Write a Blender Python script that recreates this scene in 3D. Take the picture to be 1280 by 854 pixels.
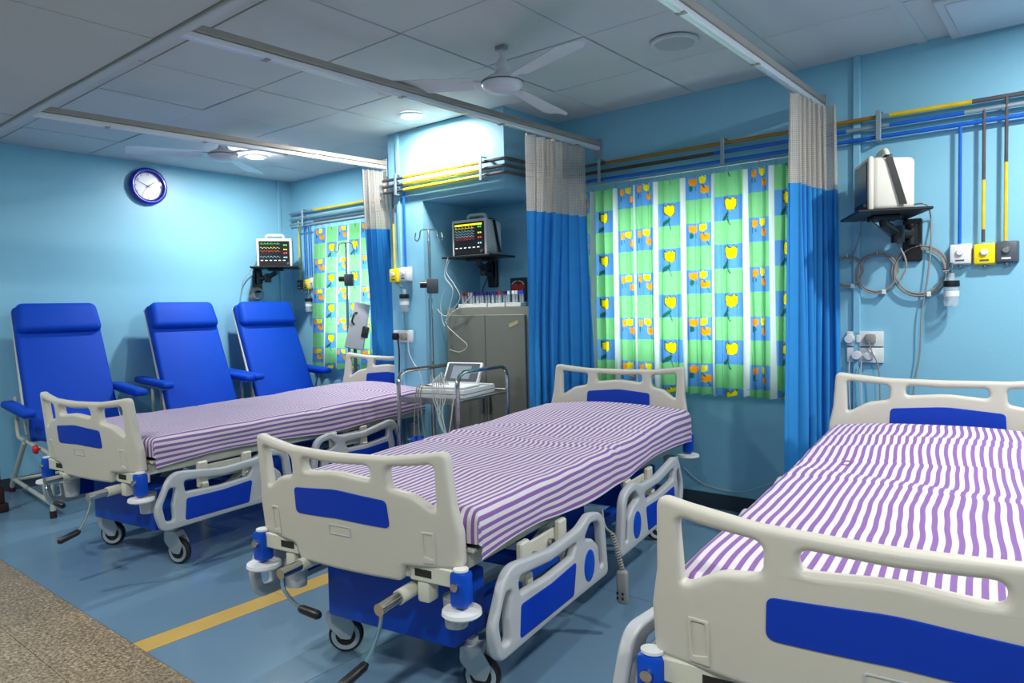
import bpy, bmesh, math, random
from mathutils import Vector, Matrix, noise
rnd = random.Random(7)
PI = math.pi
S = bpy.context.scene
C = S.collection
for o in list(bpy.data.objects):
    bpy.data.objects.remove(o)

# ---------------------------------------------------------------- camera
F_PX, YAW, PITCH, ROLL = 890.9, 0.68405, 0.046583, -0.022452
CAMZ = 1.23
cy, sy, cp, sp = math.cos(YAW), math.sin(YAW), math.cos(PITCH), math.sin(PITCH)
FW = Vector((-sy * cp, cy * cp, -sp)); RT = Vector((cy, sy, 0)); UP = RT.cross(FW)
cr, sr = math.cos(ROLL), math.sin(ROLL)
RT, UP = RT * cr + UP * sr, UP * cr - RT * sr
cam = bpy.data.cameras.new('camera'); cam.sensor_width = 36; cam.lens = F_PX / 1280 * 36
cam.clip_start = 0.02; cam.clip_end = 100
camo = bpy.data.objects.new('camera', cam); C.objects.link(camo)
M3 = Matrix((RT, UP, -FW)).transposed()
camo.matrix_world = Matrix.Translation((0, 0, CAMZ)) @ M3.to_4x4()
S.camera = camo

def ray(px, py):
    return RT * ((px - 640) / F_PX) + UP * ((427 - py) / F_PX) + FW
def onY(px, py, y):
    d = ray(px, py); return Vector((0, 0, CAMZ)) + d * (y / d.y)
def onX(px, py, x):
    d = ray(px, py); return Vector((0, 0, CAMZ)) + d * (x / d.x)
def onZ(px, py, z):
    d = ray(px, py); return Vector((0, 0, CAMZ)) + d * ((z - CAMZ) / d.z)

# ---------------------------------------------------------------- world, exposure
W = bpy.data.worlds.new('World'); S.world = W; W.use_nodes = True
bg = W.node_tree.nodes['Background']
bg.inputs[0].default_value = (0.86, 0.94, 1.0, 1); bg.inputs[1].default_value = 6.5
S.view_settings.view_transform = 'Standard'; S.view_settings.look = 'None'
S.view_settings.gamma = 1; S.view_settings.use_curve_mapping = False
S.view_settings.exposure = 0.45
DOWNLIGHT_W = 27.0
CORRIDOR_W = 19.0
LAMP_COLOR = (1.0, 0.985, 0.95)
RIGHT_W = 33.0

# ---------------------------------------------------------------- materials
def srgb(r, g, b):
    f = lambda c: (c / 255 / 12.92) if c <= 10.3 else ((c / 255 + 0.055) / 1.055) ** 2.4
    return (f(r), f(g), f(b), 1)
MATS = {}
def mat(name, col, rough=0.5, metal=0.0, nscale=0, namp=0.0, bump=0.0, bscale=200, spec=0.5, coat=0.0, alpha=None, emit=None, estr=0):
    if name in MATS: return MATS[name]
    m = bpy.data.materials.new(name); m.use_nodes = True
    nt = m.node_tree; b = nt.nodes['Principled BSDF']
    b.inputs['Base Color'].default_value = col
    b.inputs['Roughness'].default_value = rough; b.inputs['Metallic'].default_value = metal
    b.inputs['Specular IOR Level'].default_value = spec
    b.inputs['Coat Weight'].default_value = coat
    tc = nt.nodes.new('ShaderNodeTexCoord')
    nz = nt.nodes.new('ShaderNodeTexNoise'); nz.inputs['Scale'].default_value = nscale or 6; nz.inputs['Detail'].default_value = 4
    nt.links.new(tc.outputs['Object'], nz.inputs['Vector'])
    mx = nt.nodes.new('ShaderNodeMix'); mx.data_type = 'RGBA'
    a = namp or 0.04
    mx.inputs['A'].default_value = tuple(c * (1 - a) for c in col[:3]) + (1,)
    mx.inputs['B'].default_value = tuple(min(1, c * (1 + a)) for c in col[:3]) + (1,)
    nt.links.new(nz.outputs['Fac'], mx.inputs['Factor']); nt.links.new(mx.outputs['Result'], b.inputs['Base Color'])
    if bump:
        n2 = nt.nodes.new('ShaderNodeTexNoise'); n2.inputs['Scale'].default_value = bscale; n2.inputs['Detail'].default_value = 3
        nt.links.new(tc.outputs['Object'], n2.inputs['Vector'])
        bp = nt.nodes.new('ShaderNodeBump'); bp.inputs['Strength'].default_value = bump; bp.inputs['Distance'].default_value = 0.002
        nt.links.new(n2.outputs['Fac'], bp.inputs['Height']); nt.links.new(bp.outputs['Normal'], b.inputs['Normal'])
    if emit:
        b.inputs['Emission Color'].default_value = emit; b.inputs['Emission Strength'].default_value = estr
    if alpha is not None:
        out = nt.nodes['Material Output']; tr = nt.nodes.new('ShaderNodeBsdfTransparent'); ms = nt.nodes.new('ShaderNodeMixShader')
        ms.inputs[0].default_value = alpha
        nt.links.new(tr.outputs[0], ms.inputs[1]); nt.links.new(b.outputs[0], ms.inputs[2]); nt.links.new(ms.outputs[0], out.inputs[0])
    MATS[name] = m
    return m

WALL = mat('wall_paint', (0.235, 0.53, 0.695, 1), 0.4, nscale=1.3, namp=0.05, bump=0.25, bscale=90)
BEAMW = WALL
CEIL = mat('ceiling_tile', srgb(200, 204, 206), 0.85, nscale=3, namp=0.05, bump=0.5, bscale=260)
CEILB = mat('ceiling_bar', srgb(200, 204, 206), 0.5, nscale=5, namp=0.05)
CEILD = mat('ceiling_void', srgb(60, 66, 72), 0.9)
VINYL = mat('vinyl_floor', srgb(106, 138, 162), 0.2, nscale=2.2, namp=0.07, bump=0.05, bscale=30)
YELV = mat('yellow_vinyl', srgb(206, 172, 92), 0.22, nscale=9, namp=0.08)
SEAM = mat('floor_seam', srgb(38, 62, 84), 0.5)
DARKB = mat('dark_skirting', srgb(48, 62, 74), 0.45)
ABS = mat('cream_plastic', srgb(197, 192, 180), 0.45, nscale=30, namp=0.02, bump=0.12, bscale=500)
ABSG = mat('grey_plastic', srgb(176, 180, 184), 0.42, nscale=30, namp=0.02, bump=0.12, bscale=500)
ENAM = mat('cream_enamel', srgb(200, 199, 184), 0.35, nscale=14, namp=0.06)
BLUE = mat('blue_panel', srgb(2, 54, 172), 0.5, spec=0.25, nscale=20, namp=0.03)
BLUEM = mat('blue_enamel', srgb(2, 70, 184), 0.4, spec=0.3, nscale=10, namp=0.06)
VINB = mat('blue_leatherette', srgb(0, 66, 182), 0.6, spec=0.2, nscale=9, namp=0.05, bump=0.5, bscale=420)
CHROME = mat('chrome', srgb(200, 200, 198), 0.14, 1.0, nscale=8, namp=0.06)
STEEL = mat('brushed_steel', srgb(170, 170, 168), 0.3, 1.0, nscale=14, namp=0.08)
ALU = mat('track_aluminium', srgb(226, 228, 232), 0.3, 0.35, nscale=8, namp=0.05)
ALUD = mat('track_flange', srgb(158, 150, 142), 0.45, 0.2, nscale=5, namp=0.12)
BLACK = mat('black_plastic', srgb(18, 18, 20), 0.4)
RUBBER = mat('black_rubber', srgb(30, 27, 26), 0.6)
BROWNCAP = mat('brown_rubber', srgb(52, 26, 24), 0.6)
WHITEP = mat('white_plastic', srgb(222, 224, 224), 0.4, nscale=12, namp=0.02)
CREAMP = mat('cream_monitor', srgb(214, 212, 200), 0.45, nscale=12, namp=0.02)
FANW = mat('fan_white', srgb(222, 220, 226), 0.35)
PIPEB = mat('blue_pipe', srgb(14, 96, 196), 0.35, nscale=16, namp=0.25)
PIPEY = mat('yellow_pipe', srgb(216, 186, 30), 0.4, nscale=12, namp=0.3)
PIPEK = mat('bare_pipe', srgb(92, 88, 92), 0.4, 0.4, nscale=9, namp=0.4)
YEL = mat('yellow_plastic', srgb(248, 220, 8), 0.4)
GREYP = mat('dark_grey_plastic', srgb(74, 82, 90), 0.45)
BRACK = mat('galvanised_bracket', srgb(150, 170, 178), 0.45, 0.5)
CABIN = mat('grey_steel_paint', srgb(116, 118, 108), 0.42, nscale=5, namp=0.05, bump=0.1, bscale=160)
CABLE = mat('grey_cable', srgb(142, 140, 134), 0.5)
CABLEW = mat('white_cable', srgb(205, 205, 200), 0.5)
CABLEK = mat('black_cable', srgb(26, 26, 28), 0.5)
WOOD = mat('brown_wood', srgb(122, 84, 52), 0.5, nscale=18, namp=0.2)
ORANGE = mat('orange_wood', srgb(160, 84, 42), 0.5, nscale=18, namp=0.15)
RED = mat('red_plastic', srgb(196, 28, 26), 0.35)
VIOLET = mat('violet_cap', srgb(64, 34, 150), 0.4)
BCAP = mat('blue_cap', srgb(14, 82, 208), 0.4)
CLEAR = mat('clear_plastic', srgb(216, 226, 228), 0.12, alpha=0.4)
GLASS = mat('window_glass', srgb(220, 235, 240), 0.04, alpha=0.14)
SCREEN = mat('monitor_screen', srgb(14, 17, 21), 0.22, emit=srgb(26, 30, 36), estr=0.5)
SCREENB = mat('tablet_screen', srgb(120, 128, 140), 0.2, emit=srgb(120, 128, 140), estr=0.3)
CLOCKF = mat('clock_face', srgb(232, 236, 242), 0.3)
CLOCKR = mat('clock_rim', srgb(12, 22, 160), 0.22, coat=0.5)
INK = mat('clock_ink', srgb(70, 76, 90), 0.5)
PAD = mat('maroon_pad', srgb(128, 62, 122), 0.5, nscale=20, namp=0.1)
NETW = mat('net_cloth', srgb(196, 190, 182), 0.8, nscale=120, namp=0.12)
WINFR = mat('window_frame', srgb(120, 130, 130), 0.5)
def glow(name, col, s):
    return mat(name, col, 0.5, emit=col, estr=s)
TR_Y = glow('trace_yellow', srgb(236, 220, 30), 1.2); TR_G = glow('trace_green', srgb(70, 220, 90), 1.0)
TR_C = glow('trace_cyan', srgb(150, 215, 235), 0.9); TR_R = glow('trace_red', srgb(235, 70, 60), 0.9); TR_W = glow('trace_white', srgb(225, 225, 225), 0.8)
LAMPM = glow('lamp_lens', (0.95, 0.98, 1.0, 1), 14.0)

def granite():
    m = bpy.data.materials.new('granite_slab'); m.use_nodes = True; nt = m.node_tree; b = nt.nodes['Principled BSDF']
    tc = nt.nodes.new('ShaderNodeTexCoord'); v = nt.nodes.new('ShaderNodeTexNoise'); v.inputs['Scale'].default_value = 75; v.inputs['Detail'].default_value = 6; v.inputs['Roughness'].default_value = 0.75
    v2 = nt.nodes.new('ShaderNodeTexNoise'); v2.inputs['Scale'].default_value = 9; v2.inputs['Detail'].default_value = 3
    rp = nt.nodes.new('ShaderNodeValToRGB'); e = rp.color_ramp.elements
    e[0].position = 0.34; e[0].color = srgb(70, 62, 52); e[1].position = 0.66; e[1].color = srgb(206, 190, 160)
    x = e.new(0.5); x.color = srgb(148, 132, 106)
    mx = nt.nodes.new('ShaderNodeMix'); mx.data_type = 'RGBA'; mx.blend_type = 'MULTIPLY'; mx.inputs['Factor'].default_value = 0.5
    rp2 = nt.nodes.new('ShaderNodeValToRGB'); rp2.color_ramp.elements[0].color = (0.55, 0.52, 0.48, 1); rp2.color_ramp.elements[0].position = 0.3; rp2.color_ramp.elements[1].position = 0.7
    for n in (v, v2): nt.links.new(tc.outputs['Object'], n.inputs['Vector'])
    nt.links.new(v.outputs['Fac'], rp.inputs['Fac']); nt.links.new(v2.outputs['Fac'], rp2.inputs['Fac'])
    nt.links.new(rp.outputs['Color'], mx.inputs['A']); nt.links.new(rp2.outputs['Color'], mx.inputs['B'])
    nt.links.new(mx.outputs['Result'], b.inputs['Base Color']); b.inputs['Roughness'].default_value = 0.35
    return m
GRANITE = granite()

def cloth(name, col, trans=0.25, weave=500, attr=None, netgrid=False):
    m = bpy.data.materials.new(name); m.use_nodes = True; nt = m.node_tree; L = nt.links
    for n in list(nt.nodes): nt.nodes.remove(n)
    out = nt.nodes.new('ShaderNodeOutputMaterial'); d = nt.nodes.new('ShaderNodeBsdfPrincipled'); t = nt.nodes.new('ShaderNodeBsdfTranslucent')
    d.inputs['Roughness'].default_value = 0.75; d.inputs['Specular IOR Level'].default_value = 0.2
    ms = nt.nodes.new('ShaderNodeMixShader'); ms.inputs[0].default_value = trans
    tc = nt.nodes.new('ShaderNodeTexCoord')
    if attr:
        a = nt.nodes.new('ShaderNodeAttribute'); a.attribute_name = attr; csock = a.outputs['Color']
    else:
        nz = nt.nodes.new('ShaderNodeTexNoise'); nz.inputs['Scale'].default_value = 14; L.new(tc.outputs['Object'], nz.inputs['Vector'])
        mx = nt.nodes.new('ShaderNodeMix'); mx.data_type = 'RGBA'
        mx.inputs['A'].default_value = tuple(c * 0.93 for c in col[:3]) + (1,); mx.inputs['B'].default_value = tuple(min(1, c * 1.07) for c in col[:3]) + (1,)
        L.new(nz.outputs['Fac'], mx.inputs['Factor']); csock = mx.outputs['Result']
    L.new(csock, d.inputs['Base Color']); L.new(csock, t.inputs['Color'])
    L.new(d.outputs[0], ms.inputs[1]); L.new(t.outputs[0], ms.inputs[2])
    last = ms.outputs[0]
    if netgrid:   # open net weave: small holes from two wave textures on the UV map
        uv = nt.nodes.new('ShaderNodeUVMap'); sx = nt.nodes.new('ShaderNodeSeparateXYZ'); L.new(uv.outputs[0], sx.inputs[0])
        fac = None
        for ax in (0, 1):
            mu = nt.nodes.new('ShaderNodeMath'); mu.operation = 'MULTIPLY'; mu.inputs[1].default_value = 110; L.new(sx.outputs[ax], mu.inputs[0])
            fr = nt.nodes.new('ShaderNodeMath'); fr.operation = 'FRACT'; L.new(mu.outputs[0], fr.inputs[0])
            gt = nt.nodes.new('ShaderNodeMath'); gt.operation = 'GREATER_THAN'; gt.inputs[1].default_value = 0.5; L.new(fr.outputs[0], gt.inputs[0])
            if fac is None: fac = gt
            else:
                mm = nt.nodes.new('ShaderNodeMath'); mm.operation = 'MULTIPLY'; L.new(fac.outputs[0], mm.inputs[0]); L.new(gt.outputs[0], mm.inputs[1])
                m2 = nt.nodes.new('ShaderNodeMath'); m2.operation = 'MULTIPLY'; m2.inputs[1].default_value = 0.75; L.new(mm.outputs[0], m2.inputs[0]); fac = m2
        tr = nt.nodes.new('ShaderNodeBsdfTransparent'); m3 = nt.nodes.new('ShaderNodeMixShader')
        L.new(fac.outputs[0], m3.inputs[0]); L.new(last, m3.inputs[1]); L.new(tr.outputs[0], m3.inputs[2]); last = m3.outputs[0]
    L.new(last, out.inputs[0])
    return m
CURTB = cloth('blue_curtain_cloth', srgb(54, 150, 222), 0.15)
CURTN = cloth('white_net_cloth', srgb(206, 200, 192), 0.3, netgrid=True)
CURTP = cloth('printed_curtain_cloth', None, 0.5, attr='Print')

def stripes():
    m = bpy.data.materials.new('striped_cotton'); m.use_nodes = True; nt = m.node_tree; L = nt.links; b = nt.nodes['Principled BSDF']
    uv = nt.nodes.new('ShaderNodeUVMap'); sx = nt.nodes.new('ShaderNodeSeparateXYZ'); L.new(uv.outputs[0], sx.inputs[0])
    mu = nt.nodes.new('ShaderNodeMath'); mu.operation = 'MULTIPLY'; mu.inputs[1].default_value = 1 / 0.0262; L.new(sx.outputs[0], mu.inputs[0])
    fr = nt.nodes.new('ShaderNodeMath'); fr.operation = 'PINGPONG'; fr.inputs[1].default_value = 0.5; L.new(mu.outputs[0], fr.inputs[0])
    rp = nt.nodes.new('ShaderNodeValToRGB'); e = rp.color_ramp.elements
    e[0].position = 0.215; e[0].color = srgb(134, 98, 160); e[1].position = 0.265; e[1].color = srgb(216, 208, 216)
    L.new(fr.outputs[0], rp.inputs[0])
    nz = nt.nodes.new('ShaderNodeTexNoise'); nz.inputs['Scale'].default_value = 60; L.new(uv.outputs[0], nz.inputs['Vector'])
    mx = nt.nodes.new('ShaderNodeMix'); mx.data_type = 'RGBA'; mx.blend_type = 'MULTIPLY'; mx.inputs['Factor'].default_value = 0.15
    L.new(rp.outputs[0], mx.inputs['A']); L.new(nz.outputs['Color'], mx.inputs['B']); L.new(mx.outputs['Result'], b.inputs['Base Color'])
    b.inputs['Roughness'].default_value = 0.75; b.inputs['Specular IOR Level'].default_value = 0.2
    return m
STRIPE = stripes()

# ---------------------------------------------------------------- mesh helpers
class MB:
    def __init__(s): s.v = []; s.f = []
    def add(s, vs, fs, M=None):
        n = len(s.v)
        s.v += [tuple(M @ Vector(p)) if M else tuple(p) for p in vs]
        s.f += [tuple(i + n for i in f) for f in fs]
        return s
    def box(s, x0, x1, y0, y1, z0, z1, M=None):
        vs = [(x, y, z) for x in (x0, x1) for y in (y0, y1) for z in (z0, z1)]
        return s.add(vs, [(0, 1, 3, 2), (4, 6, 7, 5), (0, 4, 5, 1), (2, 3, 7, 6), (0, 2, 6, 4), (1, 5, 7, 3)], M)
    def rbox(s, x0, x1, y0, y1, z0, z1, r=0.01, seg=2, M=None, taper=None):
        bm = bmesh.new(); bmesh.ops.create_cube(bm, size=1)
        for v in bm.verts:
            v.co = Vector(((x0 + x1) / 2 + v.co.x * (x1 - x0), (y0 + y1) / 2 + v.co.y * (y1 - y0), (z0 + z1) / 2 + v.co.z * (z1 - z0)))
            if taper: v.co = taper(v.co)
        bmesh.ops.bevel(bm, geom=bm.edges[:], offset=r, segments=seg, profile=0.5, affect='EDGES')
        bm.verts.index_update()
        vs = [v.co.copy() for v in bm.verts]; fs = [[v.index for v in f.verts] for f in bm.faces]; bm.free()
        return s.add(vs, fs, M)
    def tube(s, pts, r, n=8, M=None, closed=False):
        pts = [Vector(p) for p in pts]; k = len(pts); vs = []; fs = []
        rr = r if isinstance(r, (list, tuple)) else [r] * k
        ref = None
        for i, p in enumerate(pts):
            if closed: t = pts[(i + 1) % k] - pts[i - 1]
            else: t = pts[min(i + 1, k - 1)] - pts[max(i - 1, 0)]
            t.normalize()
            if ref is None:
                ref = Vector((0, 0, 1)) if abs(t.z) < 0.9 else Vector((1, 0, 0))
            a = (ref - t * ref.dot(t)).normalized(); b = t.cross(a); ref = a
            for j in range(n):
                q = 2 * PI * j / n
                vs.append(p + (a * math.cos(q) + b * math.sin(q)) * rr[i])
        for i in range(k if closed else k - 1):
            for j in range(n):
                i2 = (i + 1) % k
                fs.append((i * n + j, i * n + (j + 1) % n, i2 * n + (j + 1) % n, i2 * n + j))
        if not closed:
            fs.append(tuple(range(n - 1, -1, -1))); fs.append(tuple((k - 1) * n + j for j in range(n)))
        return s.add(vs, fs, M)
    def cyl(s, p0, p1, r, n=16, r2=None):
        return s.tube([p0, p1], [r, r if r2 is None else r2], n)
    def lathe(s, prof, n=24, M=None, ring=False):
        vs = []; fs = []
        for (r, z) in prof:
            for j in range(n):
                q = 2 * PI * j / n; vs.append((max(r, 1e-4) * math.cos(q), max(r, 1e-4) * math.sin(q), z))
        for i in range(len(prof) - 1):
            for j in range(n):
                fs.append((i * n + j, i * n + (j + 1) % n, (i + 1) * n + (j + 1) % n, (i + 1) * n + j))
        if prof[0] != prof[-1] and not ring:
            fs.append(tuple(range(n - 1, -1, -1))); fs.append(tuple((len(prof) - 1) * n + j for j in range(n)))
        return s.add(vs, fs, M)
    def mesh(s, name, smooth=True, ang=35):
        me = bpy.data.meshes.new(name); me.from_pydata(s.v, [], s.f); me.validate()
        bm = bmesh.new(); bm.from_mesh(me); bmesh.ops.recalc_face_normals(bm, faces=bm.faces); bm.to_mesh(me); bm.free()
        if smooth:
            me.shade_smooth(); me.set_sharp_from_angle(angle=math.radians(ang))
        return me
    def build(s, name, m, parent=None, smooth=True, ang=35):
        me = s.mesh(name, smooth, ang); me.materials.append(m)
        return link(name, me, parent)
def link(name, me, parent=None):
    o = bpy.data.objects.new(name, me); C.objects.link(o)
    if parent: o.parent = parent
    return o
def tag(o, label, cat, group=None):
    o['label'] = label; o['category'] = cat
    if group: o['group'] = group
    return o
def thing(name, label, cat, loc=(0, 0, 0), rz=0, group=None):
    o = bpy.data.objects.new(name, None); C.objects.link(o); o.empty_display_size = 0.1
    o.location = loc; o.rotation_euler = (0, 0, rz)
    return tag(o, label, cat, group)
def struct(o):
    o['kind'] = 'structure'; return o
def dup(root, parent=None):
    c = root.copy(); C.objects.link(c); c.parent = parent
    for ch in root.children: dup(ch, c)
    return c

def fillet(pts, seg=6):
    out = []; n = len(pts)
    for i, p in enumerate(pts):
        x, y = p[0], p[1]; r = p[2] if len(p) > 2 else 0
        a = Vector(pts[i - 1][:2]); b = Vector((x, y)); c = Vector(pts[(i + 1) % n][:2])
        d1 = (a - b); d2 = (c - b); l1, l2 = d1.length, d2.length
        d1.normalize(); d2.normalize()
        ang = d1.angle(d2)
        if r <= 0 or ang > PI - 0.02: out.append((x, y)); continue
        t = min(r / math.tan(ang / 2), 0.48 * l1, 0.48 * l2); r = t * math.tan(ang / 2)
        p0 = b + d1 * t; p1 = b + d2 * t
        for k in range(seg + 1):
            q = k / seg
            out.append(tuple(p0 * (1 - q) ** 2 + b * 2 * q * (1 - q) + p1 * q ** 2))
    return out
def plate(outline, holes=(), thick=0.03, bev=0.008, cuts=(), bres=2):
    """flat plate in x,z with holes and rounded rims; thickness along y; returns MB"""
    cu = bpy.data.curves.new('tmp', 'CURVE'); cu.dimensions = '2D'; cu.fill_mode = 'BOTH'
    cu.extrude = thick / 2 - bev; cu.bevel_depth = bev; cu.bevel_resolution = bres; cu.offset = -bev
    for pl in [outline] + list(holes):
        sp_ = cu.splines.new('POLY'); sp_.points.add(len(pl) - 1); sp_.use_cyclic_u = True
        for q, p in zip(sp_.points, pl): q.co = (p[0], p[1], 0, 1)
    o = bpy.data.objects.new('tmp', cu); C.objects.link(o)
    dg = bpy.context.evaluated_depsgraph_get(); ev = o.evaluated_get(dg); me = bpy.data.meshes.new_from_object(ev)
    bm = bmesh.new(); bm.from_mesh(me)
    bmesh.ops.remove_doubles(bm, verts=bm.verts, dist=1e-5)
    for x in cuts:
        bmesh.ops.bisect_plane(bm, geom=bm.verts[:] + bm.edges[:] + bm.faces[:], dist=1e-6, plane_co=(x, 0, 0), plane_no=(1, 0, 0))
    bm.verts.index_update()
    mb = MB(); mb.add([(v.co.x, v.co.z, v.co.y) for v in bm.verts], [[v.index for v in f.verts] for f in bm.faces])
    bm.free(); bpy.data.objects.remove(o); bpy.data.curves.remove(cu); bpy.data.meshes.remove(me)
    return mb
def smooth_path(pts, per=8):
    P = [Vector(p) for p in pts]; out = []
    for i in range(len(P) - 1):
        p0, p1, p2, p3 = P[max(i - 1, 0)], P[i], P[i + 1], P[min(i + 2, len(P) - 1)]
        for k in range(per):
            t = k / per
            out.append(0.5 * ((2 * p1) + (p2 - p0) * t + (2 * p0 - 5 * p1 + 4 * p2 - p3) * t * t + (3 * p1 - p0 - 3 * p2 + p3) * t ** 3))
    out.append(P[-1]); return out
def cable(name, pts, r, m, label=None, parent=None, group=None, n=6, cat='cable'):
    o = MB().tube(smooth_path(pts), r, n).build(name, m, parent)
    if label: tag(o, label, cat, group)
    return o
def bendpath(pts, r, seg=5):
    """polyline with rounded bends for pipework"""
    P = [Vector(p) for p in pts]; out = [P[0]]
    for i in range(1, len(P) - 1):
        a, b, c = P[i - 1], P[i], P[i + 1]
        d1 = (a - b).normalized(); d2 = (c - b).normalized()
        t = min(r, 0.45 * (a - b).length, 0.45 * (c - b).length)
        for k in range(seg + 1):
            q = k / seg
            out.append((b + d1 * t) * (1 - q) ** 2 + b * 2 * q * (1 - q) + (b + d2 * t) * q * q)
    out.append(P[-1]); return out

# ================================================================ SETTING
XL, YB, H = -6.03, 4.05, 2.49
XR, YF = 2.3, -2.3
T = 0.15
# floor: base slab, vinyl sheets with open seams, yellow band, granite slabs
b = MB().box(XL, XR, YF, YB, -0.12, -0.012); floor = struct(b.build('floor', SEAM, smooth=False))
YG = 1.12
xs = [XL, -4.62, -2.793]
def sheet(x0, x1, y0, y1, m, name, z=0.0):
    g = 0.0012
    return MB().box(x0 + g, x1 - g, y0 + g, y1 - g, -0.02, z).build(name, m, floor, smooth=False)
sheet(XL, -4.62, YG, YB, VINYL, 'vinyl_sheet'); sheet(-4.62, -2.793, YG, 2.05, VINYL, 'vinyl_sheet'); sheet(-4.62, -2.793, 2.05, YB, VINYL, 'vinyl_sheet')
sheet(-2.793, -2.678, YG, 1.72, YELV, 'yellow_band'); sheet(-2.793, -2.678, 1.72, YB, YELV, 'yellow_band')
sheet(-2.678, -2.02, YG, YB, VINYL, 'vinyl_sheet'); sheet(-2.02, -0.75, YG, 2.6, VINYL, 'vinyl_sheet'); sheet(-2.02, -0.75, 2.6, YB, VINYL, 'vinyl_sheet')
sheet(-0.75, 0.7, YG, YB, VINYL, 'vinyl_sheet'); sheet(0.7, XR, YG, YB, VINYL, 'vinyl_sheet')
yr = [YG, 0.86, 0.26, -0.34, -0.94, -1.54, YF]
for j in range(6):
    x = XL
    while x < XR - 0.01:
        x1 = min(x + 1.2, XR); sheet(x, x1, yr[j + 1], yr[j], GRANITE, 'granite_slab', 0.001); x = x1

def wall_with_holes(name, x0, x1, z0, z1, y0, y1, holes, m):
    """wall in the x,z plane, rectangular openings (hx0,hx1,hz0,hz1)"""
    xs = sorted({x0, x1} | {h[0] for h in holes} | {h[1] for h in holes}); zs = sorted({z0, z1} | {h[2] for h in holes} | {h[3] for h in holes})
    mb = MB()
    for i in range(len(xs) - 1):
        for k in range(len(zs) - 1):
            cx, cz = (xs[i] + xs[i + 1]) / 2, (zs[k] + zs[k + 1]) / 2
            if any(h[0] < cx < h[1] and h[2] < cz < h[3] for h in holes): continue
            mb.box(xs[i], xs[i + 1], y0, y1, zs[k], zs[k + 1])
    bm = bmesh.new(); me = mb.mesh(name, False); bm.from_mesh(me)
    bmesh.ops.remove_doubles(bm, verts=bm.verts, dist=1e-5)
    cen = {}
    for f in bm.faces: cen.setdefault(tuple(round(c, 4) for c in f.calc_center_median()), []).append(f)
    bmesh.ops.delete(bm, geom=[f for l in cen.values() if len(l) > 1 for f in l], context='FACES')
    bm.to_mesh(me); bm.free(); me.materials.append(m)
    return struct(link(name, me))
WIN = [(-5.5, -4.45, 0.86, 1.86), (-2.5, -1.34, 0.86, 1.86)]
wall_with_holes('wall_back', XL - T, XR + T, -0.12, H + 0.1, YB, YB + 0.2, WIN, WALL)
struct(MB().box(XL - T, XL, YF - T, YB, -0.12, H + 0.1).build('wall_left', WALL, smooth=False))
struct(MB().box(XR, XR + T, YF - T, YB, -0.12, H + 0.1).build('wall_right', WALL, smooth=False))
struct(MB().box(XL, XR, YF - T, YF, -0.12, H + 0.1).build('wall_front', WALL, smooth=False))
# column with the beam over the recess
mb = MB().box(-3.94, -3.60, 3.47, YB, 0, H).box(-3.60, -2.86, 3.47, YB, 1.985, H)
struct(mb.build('wall_column', WALL, smooth=False))
# boxed conduits on the walls
struct(MB().rbox(-0.975, -0.94, YB - 0.022, YB, 0.05, H, 0.003, 1).build('trim_1', WALL))
struct(MB().rbox(-3.845, -3.815, 3.452, 3.47, 0.05, H, 0.003, 1).build('trim_2', WALL))
struct(MB().rbox(XL, XL + 0.02, 3.9, 3.935, 0.05, H, 0.003, 1).build('trim_3', WALL))
# skirting
struct(MB().box(XL, -3.94, YB - 0.012, YB, 0, 0.09).box(-3.6, XR, YB - 0.012, YB, 0, 0.09).build('baseboard_back', DARKB, smooth=False))
struct(MB().box(XL, XL + 0.012, YF, YB - 0.012, 0, 0.09).build('baseboard_left', DARKB, smooth=False))
struct(MB().box(-3.952, -3.588, 3.458, 3.47, 0, 0.09).build('baseboard_column', DARKB, smooth=False))

# windows: frame, sash bars, security bars, panes
for k, (x0, x1, z0, z1) in enumerate(WIN):
    w = bpy.data.objects.new('window_%d' % (k + 1), None); C.objects.link(w); struct(w); w.location = ((x0 + x1) / 2, YB + 0.1, z0)
    mb = MB(); W2 = (x1 - x0) / 2; HH = z1 - z0
    for (a, b_, c_, d_) in ((-W2, W2, 0, 0.05), (-W2, W2, HH - 0.05, HH), (-W2, -W2 + 0.05, 0.05, HH - 0.05), (W2 - 0.05, W2, 0.05, HH - 0.05), (-0.03, 0.03, 0.05, HH - 0.05)):
        mb.box(a, b_, -0.03, 0.03, c_, d_)
    mb.build('window_frame', WINFR, w, smooth=False)
    for i in range(7):
        z = 0.12 + i * (HH - 0.2) / 6
        MB().cyl((-W2, 0.07, z), (W2, 0.07, z), 0.008, 6).build('security_bar', WINFR, w)
    for s_ in (-1, 1):
        MB().box(min(s_ * 0.03, s_ * (W2 - 0.05)), max(s_ * 0.03, s_ * (W2 - 0.05)), -0.003, 0.003, 0.05, HH - 0.05).build('pane', GLASS, w, smooth=False)

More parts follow.
